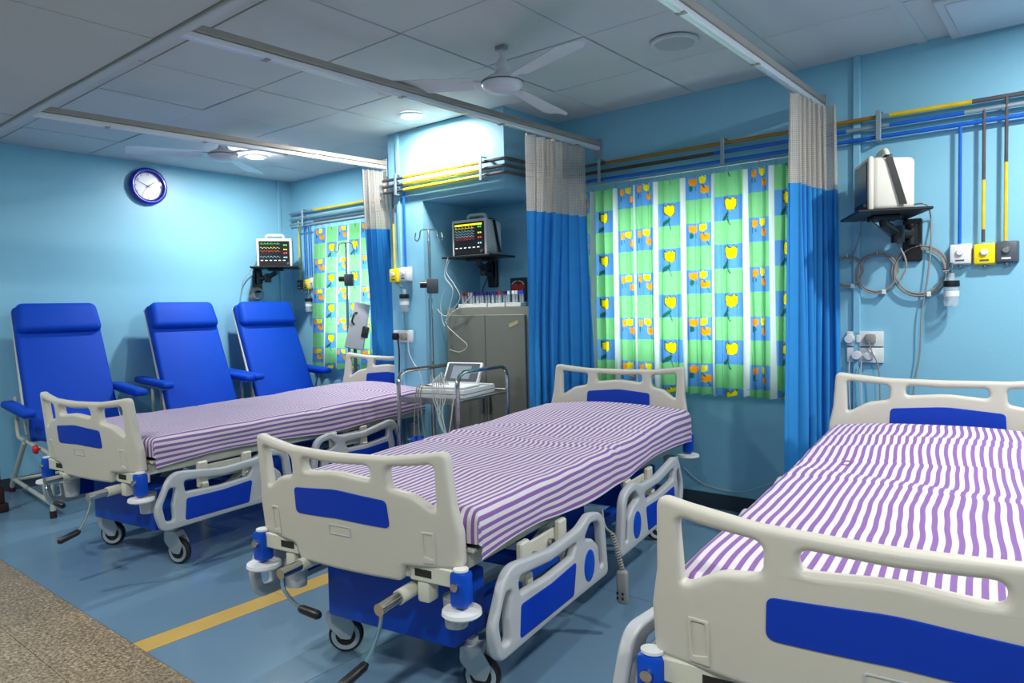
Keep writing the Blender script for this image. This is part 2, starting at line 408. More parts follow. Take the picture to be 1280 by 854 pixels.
# ceiling: void slab, tiles on a 0.6 m grid, bars
ceil = struct(MB().box(XL, XR, YF, YB, H + 0.012, H + 0.1).build('ceiling', CEILD, smooth=False))
gx = [-2.463 + 0.6 * i for i in range(-6, 9)]
gx = [x for x in gx if XL + 0.05 < x < XR - 0.05]; gx = [XL] + gx + [XR]
gy = [1.28, 1.665, 2.265, 2.865, 3.465, YB]
tile_mesh = {}
for i in range(len(gx) - 1):
    for j in range(len(gy) - 1):
        w, d = gx[i + 1] - gx[i], gy[j + 1] - gy[j]
        if gx[i] > -3.97 and gx[i + 1] < -2.8 and gy[j] > 3.46: continue
        key = (round(w, 3), round(d, 3))
        if key not in tile_mesh:
            g = 0.0035
            me = MB().rbox(-w / 2 + g, w / 2 - g, -d / 2 + g, d / 2 - g, 0, 0.014, 0.002, 1).mesh('ceiling_tile', False); me.materials.append(CEIL); tile_mesh[key] = me
        t_ = link('ceiling_tile', tile_mesh[key], ceil)
        t_.location = ((gx[i] + gx[i + 1]) / 2, (gy[j] + gy[j + 1]) / 2, H + rnd.uniform(-0.001, 0.004))
        t_.rotation_euler = (rnd.uniform(-0.004, 0.004), rnd.uniform(-0.004, 0.004), 0)
for x in (-1.263, -0.663, -0.063, 0.537):
    MB().box(x - 0.022, x + 0.022, 1.28, YB, H - 0.006, H + 0.01).build('ceiling_bar', CEILB, ceil, smooth=False)
# lower ceiling over the passage, with edge trim
SZ = 2.25
low = struct(MB().box(XL, XR, YF, 1.285, SZ + 0.012, H).build('ceiling_lower', CEILD, smooth=False))
mpt = {}
x = -2.697 - 0.755 * 4
xs = [XL] + [q for q in (x + 0.755 * k for k in range(14)) if XL + 0.1 < q < XR - 0.1] + [XR]
ys = [1.258, 0.503, -0.295, -1.05, -1.805, YF]
for i in range(len(xs) - 1):
    for j in range(len(ys) - 1):
        w, d = xs[i + 1] - xs[i], ys[j] - ys[j + 1]; key = (round(w, 3), round(d, 3))
        if key not in mpt:
            g = 0.003; me = MB().rbox(-w / 2 + g, w / 2 - g, -d / 2 + g, d / 2 - g, 0, 0.014, 0.002, 1).mesh('ceiling_tile', False); me.materials.append(CEIL); mpt[key] = me
        t_ = link('ceiling_tile', mpt[key], low); t_.location = ((xs[i] + xs[i + 1]) / 2, (ys[j] + ys[j + 1]) / 2, SZ + rnd.uniform(0, 0.003))
struct(MB().rbox(XL, XR, 1.264, 1.302, SZ - 0.01, SZ + 0.02, 0.004, 1).box(XL, XR, 1.288, 1.302, SZ, H).build('trim_4', CEILB))

# ---------------------------------------------------------------- downlights
def downlight(x, y, z, label, power, cat='ceiling light', group='recessed ceiling lamps'):
    t = thing('downlight', label, cat, (x, y, z), 0, group)
    MB().lathe([(0.062, -0.002), (0.085, -0.004), (0.088, -0.012), (0.064, -0.016), (0.062, -0.002)], 28).build('trim_ring', WHITEP, t)
    MB().lathe([(0.0, -0.012), (0.05, -0.012), (0.063, -0.008), (0.063, -0.003), (0, -0.003)], 28).build('lens', LAMPM, t)
    l = bpy.data.lights.new('lamp', 'AREA'); l.shape = 'DISK'; l.size = 0.12; l.energy = power; l.color = LAMP_COLOR
    lo = bpy.data.objects.new('lamp', l); C.objects.link(lo); lo.parent = t; lo.location = (0, 0, -0.022)
    return t
downlight(-3.413, 3.212, H, 'round lit downlight in the ceiling tiles right in front of the beam over the recess', DOWNLIGHT_W * 0.8)
downlight(-5.192, 3.188, H, 'round lit downlight between the far ceiling fan and the far window corner', DOWNLIGHT_W)
downlight(0.25, 3.2, H, 'round lit downlight in the ceiling over the nearest bed, beyond the right edge', RIGHT_W)
downlight(0.35, 1.95, H, 'round lit downlight over the foot of the nearest bed, beyond the right edge', RIGHT_W * 0.55)
for x, y, nth in ((-4.6, 0.1, 'leftmost'), (-2.6, 0.1, 'second from left'), (-0.4, 0.1, 'third from left'), (1.4, 0.1, 'rightmost')):
    downlight(x, y, SZ, '%s round downlight in the lower ceiling over the granite passage' % nth, CORRIDOR_W, group='passage ceiling lamps')
# ceiling speaker
t = thing('ceiling_speaker', 'round white ceiling speaker grille near the middle curtain track', 'speaker', (-1.566, 3.2, H))
MB().lathe([(0.1, 0.0), (0.112, -0.004), (0.112, -0.016), (0.098, -0.018), (0.094, -0.012)], 32, ring=True).build('rim', CEILB, t)
MB().lathe([(0.0, -0.013), (0.098, -0.013), (0.098, -0.005), (0.0, -0.005)], 32).build('grille', mat('speaker_grille', srgb(176, 182, 186), 0.6, nscale=300, namp=0.3, bump=0.8, bscale=700), t)
# unlit square lamp panel
t = thing('ceiling_panel', 'unlit square frosted lamp panel set in the ceiling at the right', 'ceiling light', (-0.3, 3.77, H - 0.004))
MB().rbox(-0.24, 0.24, -0.27, 0.27, -0.02, 0, 0.006, 1).build('frame', CEILB, t)
MB().rbox(-0.2, 0.2, -0.23, 0.23, -0.028, -0.015, 0.01, 2).build('diffuser', mat('frosted_panel', srgb(206, 214, 224), 0.3), t)

# ---------------------------------------------------------------- curtain tracks
def track(p0, p1, label):
    p0 = Vector(p0); p1 = Vector(p1); L = (p1 - p0).length
    t = thing('curtain_track', label, 'curtain track', p0, math.atan2(p1.y - p0.y, p1.x - p0.x) - PI / 2)
    MB().rbox(-0.017, 0.017, 0, L, -0.004, 0.022, 0.004, 1).box(-0.004, 0.004, 0, L, -0.006, -0.003).build('rail', ALU, t)
    MB().rbox(-0.024, 0.024, 0, L, 0.0225, 0.052, 0.003, 1).build('flange', ALUD, t)
    for k in range(4):
        y = 0.35 + k * (L - 0.6) / 3
        MB().rbox(-0.02, 0.02, y - 0.012, y + 0.012, -0.007, -0.0035, 0.001, 1).build('clip', ALUD, t)
    MB().rbox(-0.03, 0.03, L - 0.006, L, -0.06, 0.07, 0.002, 1).build('end_bracket', BRACK, t)
    return t
track((-4.15, 1.303, 2.255), (-3.975, 3.468, 2.255), 'aluminium curtain track farthest left, running to the column edge')
track((-2.6, 1.303, 2.255), (-2.53, 4.045, 2.255), 'aluminium curtain track above the middle bed, ending left of the large window')
track((-1.13, 1.303, 2.255), (-1.135, 4.045, 2.255), 'aluminium curtain track nearest the camera, ending right of the large window')

# ---------------------------------------------------------------- ceiling fans
def blade_mesh():
    n = 12; mb = MB(); vs = []; fs = []
    for i in range(n + 1):
        u = i / n; x = 0.14 + u * 0.47; w = 0.052 + 0.022 * u
        if u > 0.9: w *= math.sqrt(max(0.02, 1 - ((u - 0.9) / 0.1) ** 2 * 0.55))
        for k in range(5):
            s_ = k / 4 * 2 - 1
            vs.append((x, s_ * w, 0.012 * s_ - 0.012 * u - 0.006 * s_ * s_))
    for i in range(n):
        for k in range(4): fs.append((i * 5 + k, i * 5 + k + 1, (i + 1) * 5 + k + 1, (i + 1) * 5 + k))
    mb.add(vs, fs); N = len(vs)
    mb.add([(a, b_, c_ - 0.003) for a, b_, c_ in vs], [tuple(reversed(f)) for f in fs])
    for i in range(n):
        mb.f.append((i * 5, (i + 1) * 5, N + (i + 1) * 5, N + i * 5)); mb.f.append((i * 5 + 4, N + i * 5 + 4, N + (i + 1) * 5 + 4, (i + 1) * 5 + 4))
    mb.f.append((n * 5, n * 5 + 1, n * 5 + 2, n * 5 + 3, n * 5 + 4, N + n * 5 + 4, N + n * 5 + 3, N + n * 5 + 2, N + n * 5 + 1, N + n * 5))
    return mb
def fan(x, y, hub, a0, label):
    t = thing('ceiling_fan', label, 'fan', (x, y, H), 0, 'ceiling fans')
    z = hub - H
    MB().rbox(-0.03, 0.03, -0.016, 0.016, -0.018, 0.004, 0.003, 1).build('ceiling_hook', STEEL, t)
    MB().cyl((0, 0, -0.015), (0, 0, z + 0.05), 0.011, 12).build('down_rod', FANW, t)
    MB().lathe([(0.012, z + 0.125), (0.022, z + 0.115), (0.03, z + 0.09), (0.034, z + 0.075), (0.028, z + 0.068), (0.04, z + 0.05), (0.046, z + 0.036), (0.02, z + 0.03)], 24).build('canopy', FANW, t)
    h = MB().lathe([(0.02, z + 0.042), (0.07, z + 0.034), (0.096, z + 0.018), (0.1, z), (0.096, z - 0.012), (0.075, z - 0.03), (0.03, z - 0.038), (0.0, z - 0.039)], 32).build('motor_housing', FANW, t)
    MB().tube([(0.101 * math.cos(q), 0.101 * math.sin(q), z + 0.006) for q in [k * PI / 16 for k in range(32)]], 0.0028, 6, closed=True).build('trim_band', mat('fan_band', srgb(96, 84, 90), 0.4), h)
    me = blade_mesh().mesh('blade'); me.materials.append(FANW)
    for k in range(3):
        bl = link('blade', me, t); bl.location = (0, 0, z + 0.012); bl.rotation_euler = (0, 0, a0 + k * 2 * PI / 3)
        MB().rbox(0.085, 0.2, -0.014, 0.014, -0.005, 0.004, 0.002, 1).build('blade_arm', FANW, bl)
fan(-2.222, 2.695, 2.31, math.radians(-21), 'white three-blade ceiling fan over the middle bed')
fan(-4.78, 2.68, 2.352, math.radians(8), 'white three-blade ceiling fan over the farthest bed')

# ---------------------------------------------------------------- wall clock
t = thing('wall_clock', 'round wall clock with blue rim and white face on the left wall', 'clock', (XL, 2.7, 2.293))
t.rotation_euler = (PI / 2, 0, PI / 2)      # local z points into the room, local y up
mb = MB(); prof = []
for k in range(13):
    q = k / 12 * 2 * PI; prof.append((0.13 + 0.022 * math.cos(q), 0.028 + 0.024 * math.sin(q)))
mb.lathe(prof, 48, ring=True).build('rim', CLOCKR, t)
fc = MB().lathe([(0.0, 0.001), (0.122, 0.001), (0.122, 0.02), (0.0, 0.02)], 48).build('dial', CLOCKF, t)
def text_mesh(body, size, m, parent, loc, rot=(0, 0, 0), name='numeral', ext=0.0005):
    cu = bpy.data.curves.new('txt', 'FONT'); cu.body = body; cu.size = size; cu.align_x = 'CENTER'; cu.align_y = 'CENTER'; cu.extrude = ext
    o = bpy.data.objects.new('txt', cu); C.objects.link(o)
    dg = bpy.context.evaluated_depsgraph_get(); me = bpy.data.meshes.new_from_object(o.evaluated_get(dg))
    bpy.data.objects.remove(o); me.materials.clear(); me.materials.append(m)
    r = link(name, me, parent); r.location = loc; r.rotation_euler = rot
    return r
for k in range(1, 13):
    q = PI / 2 - k * PI / 6
    text_mesh(str(k), 0.026, INK, fc, (0.098 * math.cos(q), 0.098 * math.sin(q), 0.021))
def hand(ang, L, w, nm, z):
    q = PI / 2 - ang; d = Vector((math.cos(q), math.sin(q), 0)); n_ = Vector((-d.y, d.x, 0))
    vs = [tuple(-d * 0.02 + n_ * w + Vector((0, 0, z))), tuple(-d * 0.02 - n_ * w + Vector((0, 0, z))), tuple(d * L - n_ * w * 0.5 + Vector((0, 0, z))), tuple(d * L + n_ * w * 0.5 + Vector((0, 0, z)))]
    m_ = MB().add(vs + [(a, b_, c_ + 0.001) for a, b_, c_ in vs], [(3, 2, 1, 0), (4, 5, 6, 7), (0, 1, 5, 4), (1, 2, 6, 5), (2, 3, 7, 6), (3, 0, 4, 7)])
    m_.build(nm, INK, t, smooth=False)
hand(2 * PI * (1 + 49 / 60) / 12, 0.07, 0.0035, 'hour_hand', 0.023); hand(2 * PI * 49 / 60, 0.1, 0.0025, 'minute_hand', 0.025); hand(2 * PI * 36 / 60, 0.09, 0.0012, 'second_hand', 0.027)
MB().lathe([(0, 0.02), (0.006, 0.02), (0.006, 0.03), (0, 0.03)], 12).build('hub_cap', INK, t)
MB().lathe([(0, 0.034), (0.12, 0.034), (0.12, 0.036), (0, 0.036)], 48).build('cover_glass', mat('clock_glass', srgb(235, 240, 245), 0.05, alpha=0.06), t)

# ================================================================ BEDS
CUTS = [-0.42 + 0.84 * k / 24 for k in range(1, 24)]
def end_board_outline():
    half = [(0.0, 0.808, 0.3), (0.20, 0.812, 0.3), (0.33, 0.828, 0.1), (0.386, 0.838, 0.035), (0.394, 0.68, 0.1), (0.408, 0.60, 0.1), (0.406, 0.492, 0.025), (0.222, 0.487, 0.012), (0.205, 0.437, 0.015)]
    pts = half + [(-p[0], p[1], p[2]) for p in reversed(half[1:])]
    return fillet(pts)
def end_board_holes():
    mid = fillet([(-0.138, 0.738, 0.022), (0.0, 0.752, 0.3), (0.138, 0.738, 0.022), (0.136, 0.782, 0.022), (0.0, 0.776, 0.3), (-0.136, 0.782, 0.022)])
    side = [(0.195, 0.718, 0.022), (0.27, 0.704, 0.08), (0.325, 0.668, 0.03), (0.342, 0.664, 0.014), (0.347, 0.80, 0.022), (0.30, 0.792, 0.1), (0.192, 0.782, 0.022)]
    return [mid, fillet(side), fillet([(-p[0], p[1], p[2]) for p in reversed(side)])]
def bowed(mb, sgn, y0, dz, off=0.0, lean=0.11, bow=0.055):
    v = []
    for (x, y, z) in mb.v:
        yy = y0 + bow * (1 - min(1.1, (x / 0.42) ** 2)) + lean * (z - 0.5) + off + y
        v.append((x, sgn * yy, z + dz))
    mb.v = v; return mb
def rail_outline():
    return fillet([(0.02, 0.0, 0.05), (-0.012, 0.10, 0.08), (0.075, 0.262, 0.09), (0.36, 0.228, 0.2), (0.56, 0.238, 0.2), (0.64, 0.268, 0.08), (0.765, 0.245, 0.09), (0.80, 0.0, 0.03), (0.40, 0.004, 0.2)])
def rail_holes():
    return [fillet([(0.04, 0.045, 0.02), (0.083, 0.04, 0.014), (0.078, 0.11, 0.03), (0.098, 0.185, 0.02), (0.065, 0.192, 0.025), (0.025, 0.115, 0.05)]),
            fillet([(0.145, 0.158, 0.016), (0.33, 0.148, 0.1), (0.50, 0.156, 0.014), (0.535, 0.198, 0.016), (0.34, 0.192, 0.1), (0.135, 0.212, 0.02)]),
            fillet([(0.588, 0.19, 0.012), (0.64, 0.232, 0.04), (0.725, 0.22, 0.05), (0.752, 0.05, 0.014), (0.722, 0.048, 0.01), (0.708, 0.135, 0.04), (0.66, 0.172, 0.03)])]
def remap(mb, fn):
    mb.v = [fn(*p) for p in mb.v]; return mb

def make_bed():
    bed = thing('hospital_bed', 'x', 'bed', (0, 0, 0), 0, 'adjustable ward beds')
    # boards
    for nm, sgn, dz in (('footboard', -1, 0.0), ('headboard', 1, 0.058)):
        bo = bowed(plate(end_board_outline(), end_board_holes(), 0.04, 0.013, CUTS, 3), sgn, 1.045, dz).build(nm, ABS, bed, ang=40)
        for side, off in ((1, 0.0205), (-1, -0.0205)):
            pan = fillet([(-0.192, 0.598, 0.018), (0, 0.606, 0.4), (0.192, 0.598, 0.018), (0.188, 0.682, 0.018), (0, 0.698, 0.4), (-0.188, 0.682, 0.018)])
            bowed(plate(pan, (), 0.004, 0.0015, CUTS), sgn, 1.045, dz, off).build('board_panel', BLUE, bo)
        for s_ in (-1, 1):
            ol = fillet([(s_ * 0.292, 0.505, 0.004), (s_ * 0.332, 0.505, 0.004), (s_ * 0.332, 0.60, 0.004), (s_ * 0.292, 0.60, 0.004)], 2)
            inn = fillet([(s_ * 0.296, 0.527, 0.004), (s_ * 0.326, 0.518, 0.004), (s_ * 0.326, 0.592, 0.004), (s_ * 0.299, 0.594, 0.004)], 2)
            if s_ < 0: ol.reverse(); inn.reverse()
            bowed(plate(ol, (inn,), 0.006, 0.0018, ()), sgn, 1.045, dz, 0.02).build('grip_recess', ABS, bo)
        bowed(plate(fillet([(-0.045, 0.552, 0.006), (0.045, 0.552, 0.006), (0.045, 0.584, 0.006), (-0.045, 0.584, 0.006)]), (fillet([(-0.041, 0.556, 0.004), (0.041, 0.556, 0.004), (0.041, 0.58, 0.004), (-0.041, 0.58, 0.004)]),), 0.003, 0.001), sgn, 1.045, dz, 0.0205).build('label_recess', ABSG, bo)
        # end cross bar, bumpers, sockets
        y = sgn * 1.05; zb = 0.455 + dz * 0.6
        MB().rbox(-0.38, 0.38, y - 0.025, y + 0.03, zb - 0.01, zb + 0.038, 0.004, 1).rbox(0.23, 0.395, y - 0.033, y + 0.033, zb - 0.012, zb + 0.04, 0.004, 1).rbox(-0.395, -0.23, y - 0.033, y + 0.033, zb - 0.012, zb + 0.04, 0.004, 1).build('end_bar', ENAM, bed)
        for s_ in (-1, 1):
            yb = sgn * 1.075; xb = s_ * 0.408
            bs = MB().rbox(xb - 0.026, xb + 0.026, yb - 0.026, yb + 0.026, zb - 0.06, zb + 0.042, 0.012, 2).build('bumper_sleeve', BLUEM, bed)
            MB().lathe([(0.0, -0.011), (0.05, -0.011), (0.058, -0.004), (0.056, 0.006), (0.0, 0.01)], 28, Matrix.Translation((xb, yb, zb - 0.075))).build('bumper_disc', WHITEP, bs)
            MB().lathe([(0.0, 0.0), (0.012, 0.0), (0.012, 0.012), (0.0, 0.014)], 12, Matrix.Translation((xb, yb + sgn * 0.026, zb + 0.005)) @ Matrix.Rotation(-sgn * PI / 2, 4, 'X')).build('bolt', CHROME, bs)
            MB().lathe([(0.0, 0.0), (0.022, 0.0), (0.022, 0.006), (0.0, 0.007)], 20, Matrix.Translation((xb, yb, zb + 0.042))).build('sleeve_cap', WHITEP, bs)
            MB().lathe([(0.0, 0.0), (0.034, 0.0), (0.04, 0.09), (0.0, 0.09)], 20, Matrix.Translation((s_ * 0.335, sgn * 1.0, zb - 0.16))).build('socket_sleeve', ABSG, bed)
            MB().rbox(s_ * 0.275 - 0.022, s_ * 0.275 + 0.022, y - 0.03, y + 0.02, zb - 0.075, zb - 0.012, 0.008, 2).build('crank_lug', ENAM, bed)
        MB().box(-0.31, -0.25, y + sgn * 0.0335 - 0.0006, y + sgn * 0.0335 + 0.0006, zb + 0.004, zb + 0.026).build('warning_sticker', RUBBER, bed, smooth=False)
        MB().box(0.25, 0.31, y + sgn * 0.0335 - 0.0006, y + sgn * 0.0335 + 0.0006, zb + 0.004, zb + 0.026).build('warning_sticker', RUBBER, bed, smooth=False)
    # deck frame
    mb = MB()
    for s_ in (-1, 1): mb.rbox(s_ * 0.37 - 0.02, s_ * 0.37 + 0.02, -1.02, 1.02, 0.475, 0.525, 0.004, 1)
    for y in (-0.9, -0.45, 0.0, 0.45, 0.9): mb.rbox(-0.36, 0.36, y - 0.02, y + 0.02, 0.48, 0.52, 0.004, 1)
    mb.build('deck_frame', ENAM, bed)
    for y0, y1 in ((-1.02, -0.48), (-0.47, 0.0), (0.01, 0.26), (0.27, 1.02)):
        MB().rbox(-0.415, 0.415, y0, y1, 0.527, 0.541, 0.004, 1).build('deck_panel', ENAM, bed)
    # chassis: blue end covers, beams, lift arms, motor box
    for y in (-0.84, 0.84):
        MB().rbox(-0.265, 0.275, y - 0.09, y + 0.09, 0.175, 0.385, 0.012, 2).build('chassis_cover', BLUEM, bed)
    mb = MB()
    for s_ in (-1, 1): mb.rbox(s_ * 0.22 - 0.025, s_ * 0.22 + 0.025, -0.76, 0.76, 0.2, 0.26, 0.005, 1)
    mb.rbox(-0.2, 0.2, -0.3, -0.24, 0.2, 0.25, 0.005, 1).rbox(-0.2, 0.2, 0.24, 0.3, 0.2, 0.25, 0.005, 1)
    mb.build('chassis_beam', BLUEM, bed)
    MB().rbox(-0.18, 0.18, -0.18, 0.24, 0.255, 0.40, 0.012, 2).build('motor_box', BLUEM, bed)
    for s_ in (-1, 1):
        for (ya, yb) in ((-0.62, -0.28), (0.62, 0.3)):
            MB().tube([(s_ * 0.25, ya, 0.24), (s_ * 0.33, yb, 0.48)], 0.018, 8).build('lift_arm', ENAM, bed)
        # rail carrier brackets and latch plates
        for y in (-0.78, -0.52, 0.1, 0.36):
            MB().rbox(s_ * 0.44 - 0.012, s_ * 0.44 + 0.012, y - 0.028, y + 0.028, 0.375, 0.50, 0.006, 1).rbox(s_ * 0.455 - 0.012, s_ * 0.455 + 0.01, y - 0.02, y + 0.02, 0.30, 0.40, 0.005, 1).build('rail_bracket', ENAM, bed)
        for y in (-0.65, 0.23):
            MB().rbox(s_ * 0.425 - 0.006, s_ * 0.425 + 0.006, y - 0.12, y + 0.12, 0.40, 0.475, 0.003, 1).build('latch_plate', ENAM, bed)
            for dy, dz_ in ((-0.05, 0.43), (0.06, 0.44)): MB().cyl((s_ * 0.432, y + dy, dz_), (s_ * 0.448, y + dy, dz_), 0.012, 12).build('latch_pin', STEEL, bed)
    # casters
    for s_ in (-1, 1):
        for y in (-0.84, 0.84):
            a = rnd.uniform(-0.5, 0.5) + 0.5
            M = Matrix.Translation((s_ * 0.28 - (0.03 if s_ < 0 else 0.0), y, 0)) @ Matrix.Rotation(a, 4, 'Z')
            mb = MB().cyl((0, 0, 0.15), (0, 0, 0.18), 0.02, 12)
            pr_ = fillet([(-0.034, 0.16, 0.01), (0.034, 0.16, 0.01), (0.068, 0.10, 0.03), (0.05, 0.052, 0.012), (0.015, 0.055, 0.01), (-0.036, 0.11, 0.03)])
            for q in (-0.026, 0.026):
                mb.add([(x, q + yy * 0.5, z) for (x, yy, z) in plate(pr_, (), 0.008, 0.002).v], plate(pr_, (), 0.008, 0.002).f)
            mb.rbox(-0.028, 0.04, -0.029, 0.029, 0.13, 0.162, 0.008, 2)
            ck = MB().add(mb.v, mb.f, M).build('caster_fork', ABSG, bed)
            RX = M @ Matrix.Translation((0.03, 0, 0.062)) @ Matrix.Rotation(PI / 2, 4, 'X')
            MB().lathe([(0.050, -0.016), (0.058, -0.015), (0.062, -0.008), (0.062, 0.008), (0.058, 0.015), (0.050, 0.016)], 28, RX).build('tyre', RUBBER, ck)
            MB().lathe([(0.0, -0.02), (0.012, -0.02), (0.016, -0.014), (0.051, -0.0175), (0.0515, 0), (0.051, 0.0175), (0.016, 0.014), (0.012, 0.02), (0, 0.02)], 24, RX).build('wheel', ABSG, ck)
    # side rails
    ro, rh = rail_outline(), rail_holes()
    for s_ in (-1, 1):
        for end in (-1, 1):
            if end < 0: fn = lambda x, y, z: (s_ * 0.492 + y, -1.06 + x, 0.232 + z)
            else: fn = lambda x, y, z: (s_ * 0.492 + y, 0.66 - x, 0.247 + z + 0.03 * max(0, 0.5 - x) * (z > 0.12))
            ra = remap(plate(ro, rh, 0.032, 0.010, (), 3), fn).build('side_rail', ABSG, bed, ang=40)
            for q in (-0.0165, 0.0165):
                f2 = lambda x, y, z, q=q: fn(x, y + q, z)
                remap(plate(fillet([(0.135, 0.028, 0.014), (0.495, 0.026, 0.014), (0.52, 0.135, 0.014), (0.34, 0.124, 0.1), (0.145, 0.128, 0.014)]), (), 0.004, 0.0015), f2).build('rail_panel', BLUE, ra)
                remap(plate([(0.625 + 0.042 * math.cos(k * PI / 12), 0.088 + 0.056 * math.sin(k * PI / 12)) for k in range(24)], (), 0.004, 0.0015), f2).build('rail_emblem', BLUEM, ra)
    # cranks at the foot end
    cr1 = MB().cyl((-0.185, -1.0, 0.428), (-0.185, -1.12, 0.428), 0.02, 16).build('crank_boss', ENAM, bed)
    MB().cyl((-0.185, -1.12, 0.428), (-0.185, -1.20, 0.426), 0.017, 16).build('crank_shaft', CHROME, cr1)
    MB().tube(smooth_path([(-0.185, -1.19, 0.42), (-0.18, -1.195, 0.385), (-0.145, -1.195, 0.35), (-0.1, -1.195, 0.33)], 5), 0.006, 8).build('crank_arm', CHROME, cr1)
    MB().tube([(-0.11, -1.195, 0.332), (-0.1, -1.195, 0.331), (-0.03, -1.2, 0.329), (-0.02, -1.2, 0.329)], [0.009, 0.013, 0.014, 0.009], 12).build('crank_handle', BLACK, cr1)
    cr2 = MB().cyl((0.225, -1.0, 0.41), (0.225, -1.13, 0.405), 0.022, 16).build('crank_boss', ENAM, bed)
    MB().cyl((0.225, -1.13, 0.405), (0.225, -1.215, 0.40), 0.018, 16).build('crank_shaft', CHROME, cr2)
    MB().tube(smooth_path([(0.225, -1.205, 0.395), (0.226, -1.21, 0.36), (0.215, -1.23, 0.30), (0.20, -1.25, 0.255)], 5), 0.006, 8).build('crank_arm', CHROME, cr2)
    MB().tube([(0.201, -1.245, 0.258), (0.2, -1.255, 0.252), (0.19, -1.325, 0.232), (0.188, -1.335, 0.23)], [0.009, 0.014, 0.015, 0.01], 12).build('crank_handle', BLACK, cr2)
    return bed

def make_mattress(seed, label, loc, rz):
    t = thing('mattress', label, 'mattress', loc, rz, 'sheet-covered mattresses on the beds')
    z0, zt = 0.545, 0.652
    MB().rbox(-0.425, 0.425, -1.005, 1.005, z0 - 0.002, zt - 0.012, 0.03, 3).build('pad', PAD, t)
    HW, HL, R = 0.437, 1.018, 0.03
    nx, ny = 108, 230; A, B = HW + 0.125, HL + 0.08
    def fold(a, h):
        s_ = 1 if a >= 0 else -1; a = abs(a); k = h - R
        if a <= k: return s_ * a, 0
        if a <= k + R * PI / 2:
            q = (a - k) / R; return s_ * (k + R * math.sin(q)), R * (1 - math.cos(q))
        return s_ * h, R + (a - k - R * PI / 2)
    vs = []; uvs = []; off = seed * 13.7
    hem = lambda y: 0.012 * math.sin(y * 5 + seed) + 0.018 * noise.noise((y * 2.2, off, 0))
    crs = [rnd.uniform(-0.8, 0.8) for _ in range(5)]
    for j in range(ny + 1):
        bb = -B + 2 * B * j / ny
        for i in range(nx + 1):
            sc = 1 + (hem(bb) / 0.125) * max(0, abs(-1 + 2 * i / nx) - HW / A) / (1 - HW / A) * 0.9
            aa = (-A + 2 * A * i / nx) * (1 if abs(-1 + 2 * i / nx) < HW / A else 1)
            x, dx = fold(aa, HW); y, dy = fold(bb, HL)
            dx *= sc
            d = max(dx, dy)
            z = zt - d
            top = max(0.0, 1 - d / 0.03)
            cx, cy_ = noise.noise((aa * 3 + off, bb * 2.2, 1)), noise.noise((aa * 2 + off, bb * 7, 5))
            w = 0.010 * noise.noise((aa * 2.4 + off, bb * 2.0, 3)) + 0.005 * cy_
            for k_, c_ in enumerate(crs):        # fold creases across the sheet
                line = bb - c_ - 0.12 * aa * (k_ - 2) - 0.05 * noise.noise((aa * 3, off + k_, 2))
                w += (0.004 if k_ % 2 else -0.003) * math.exp(-(line / 0.012) ** 2)
            z += w * top
            hq = min(1, max(0, (bb - 0.05) / 0.8)); z += 0.042 * hq * hq * (3 - 2 * hq) * (1 - 0.65 * min(1, (x / HW) ** 2)) * (1 if d < 0.02 else max(0, 1 - (d - 0.02) / 0.05))
            side = 0.007 * noise.noise((bb * 6, aa * 9 + off, 2)) * min(1, d / 0.03)
            x += math.copysign(side + 0.006 * min(1, d / 0.05), x) if dx > dy else 0
            y += math.copysign(side + 0.004, y) if dy > dx else 0
            vs.append((x, y, z))
            # the cloth lies a little pulled: stripes wander and jump at the creases
            sh = 0.018 * cx + 0.006 * cy_
            for k_, c_ in enumerate(crs):
                line = bb - c_ - 0.12 * aa * (k_ - 2) - 0.05 * noise.noise((aa * 3, off + k_, 2))
                sh += 0.006 * (1 if k_ % 2 else -1) / (1 + math.exp(-max(-40, min(40, line / 0.006))))
            uvs.append((aa + sh * max(0, 1 - abs(aa) / A * 0.8), bb))
    fs = [(j * (nx + 1) + i, j * (nx + 1) + i + 1, (j + 1) * (nx + 1) + i + 1, (j + 1) * (nx + 1) + i) for j in range(ny) for i in range(nx)]
    me = bpy.data.meshes.new('sheet'); me.from_pydata(vs, [], fs)
    ul = me.uv_layers.new(name='UVMap')
    for lp in me.loops: ul.data[lp.index].uv = uvs[lp.vertex_index]
    me.shade_smooth(); me.materials.append(STRIPE)
    link('sheet', me, t)
    return t

BED_AT = [((-3.93, 2.43, 0), 8.0), ((-1.93, 2.43, 0), 8.5), ((-0.367, 2.43, 0), 6.0)]
BED_LAB = ['cream and blue hospital bed farthest left, in front of the blue chairs', 'cream and blue hospital bed in the middle, under the near ceiling fan', 'cream and blue hospital bed nearest the camera, cut by the right edge']
MAT_LAB = ['purple striped sheet on the farthest left bed, in front of the blue chairs', 'purple striped sheet on the middle bed, below the large window', 'purple striped sheet on the nearest bed at the right edge']
bed0 = make_bed()
BEDS = [bed0, dup(bed0), dup(bed0)]
BED_SIZE = [(1, 1, 1.03), (1, 1, 1), (1.12, 1, 1.012)]      # the far bed is cranked higher, the near one is a wider model
MAT_LIFT = [0.0175, 0, 0.0075]
def resize(o, M):
    for ch in o.children:
        ch.data = ch.data.copy(); ch.data.transform(M); resize(ch, M)
for k in range(3):
    bd = BEDS[k]
    if k != 1: resize(bd, Matrix.Diagonal(BED_SIZE[k] + (1,)))
    bd.location = BED_AT[k][0]; bd.rotation_euler = (0, 0, math.radians(BED_AT[k][1])); bd['label'] = BED_LAB[k]
    mt = make_mattress(k + 1, MAT_LAB[k], BED_AT[k][0], math.radians(BED_AT[k][1]))
    mt.location.z = MAT_LIFT[k]
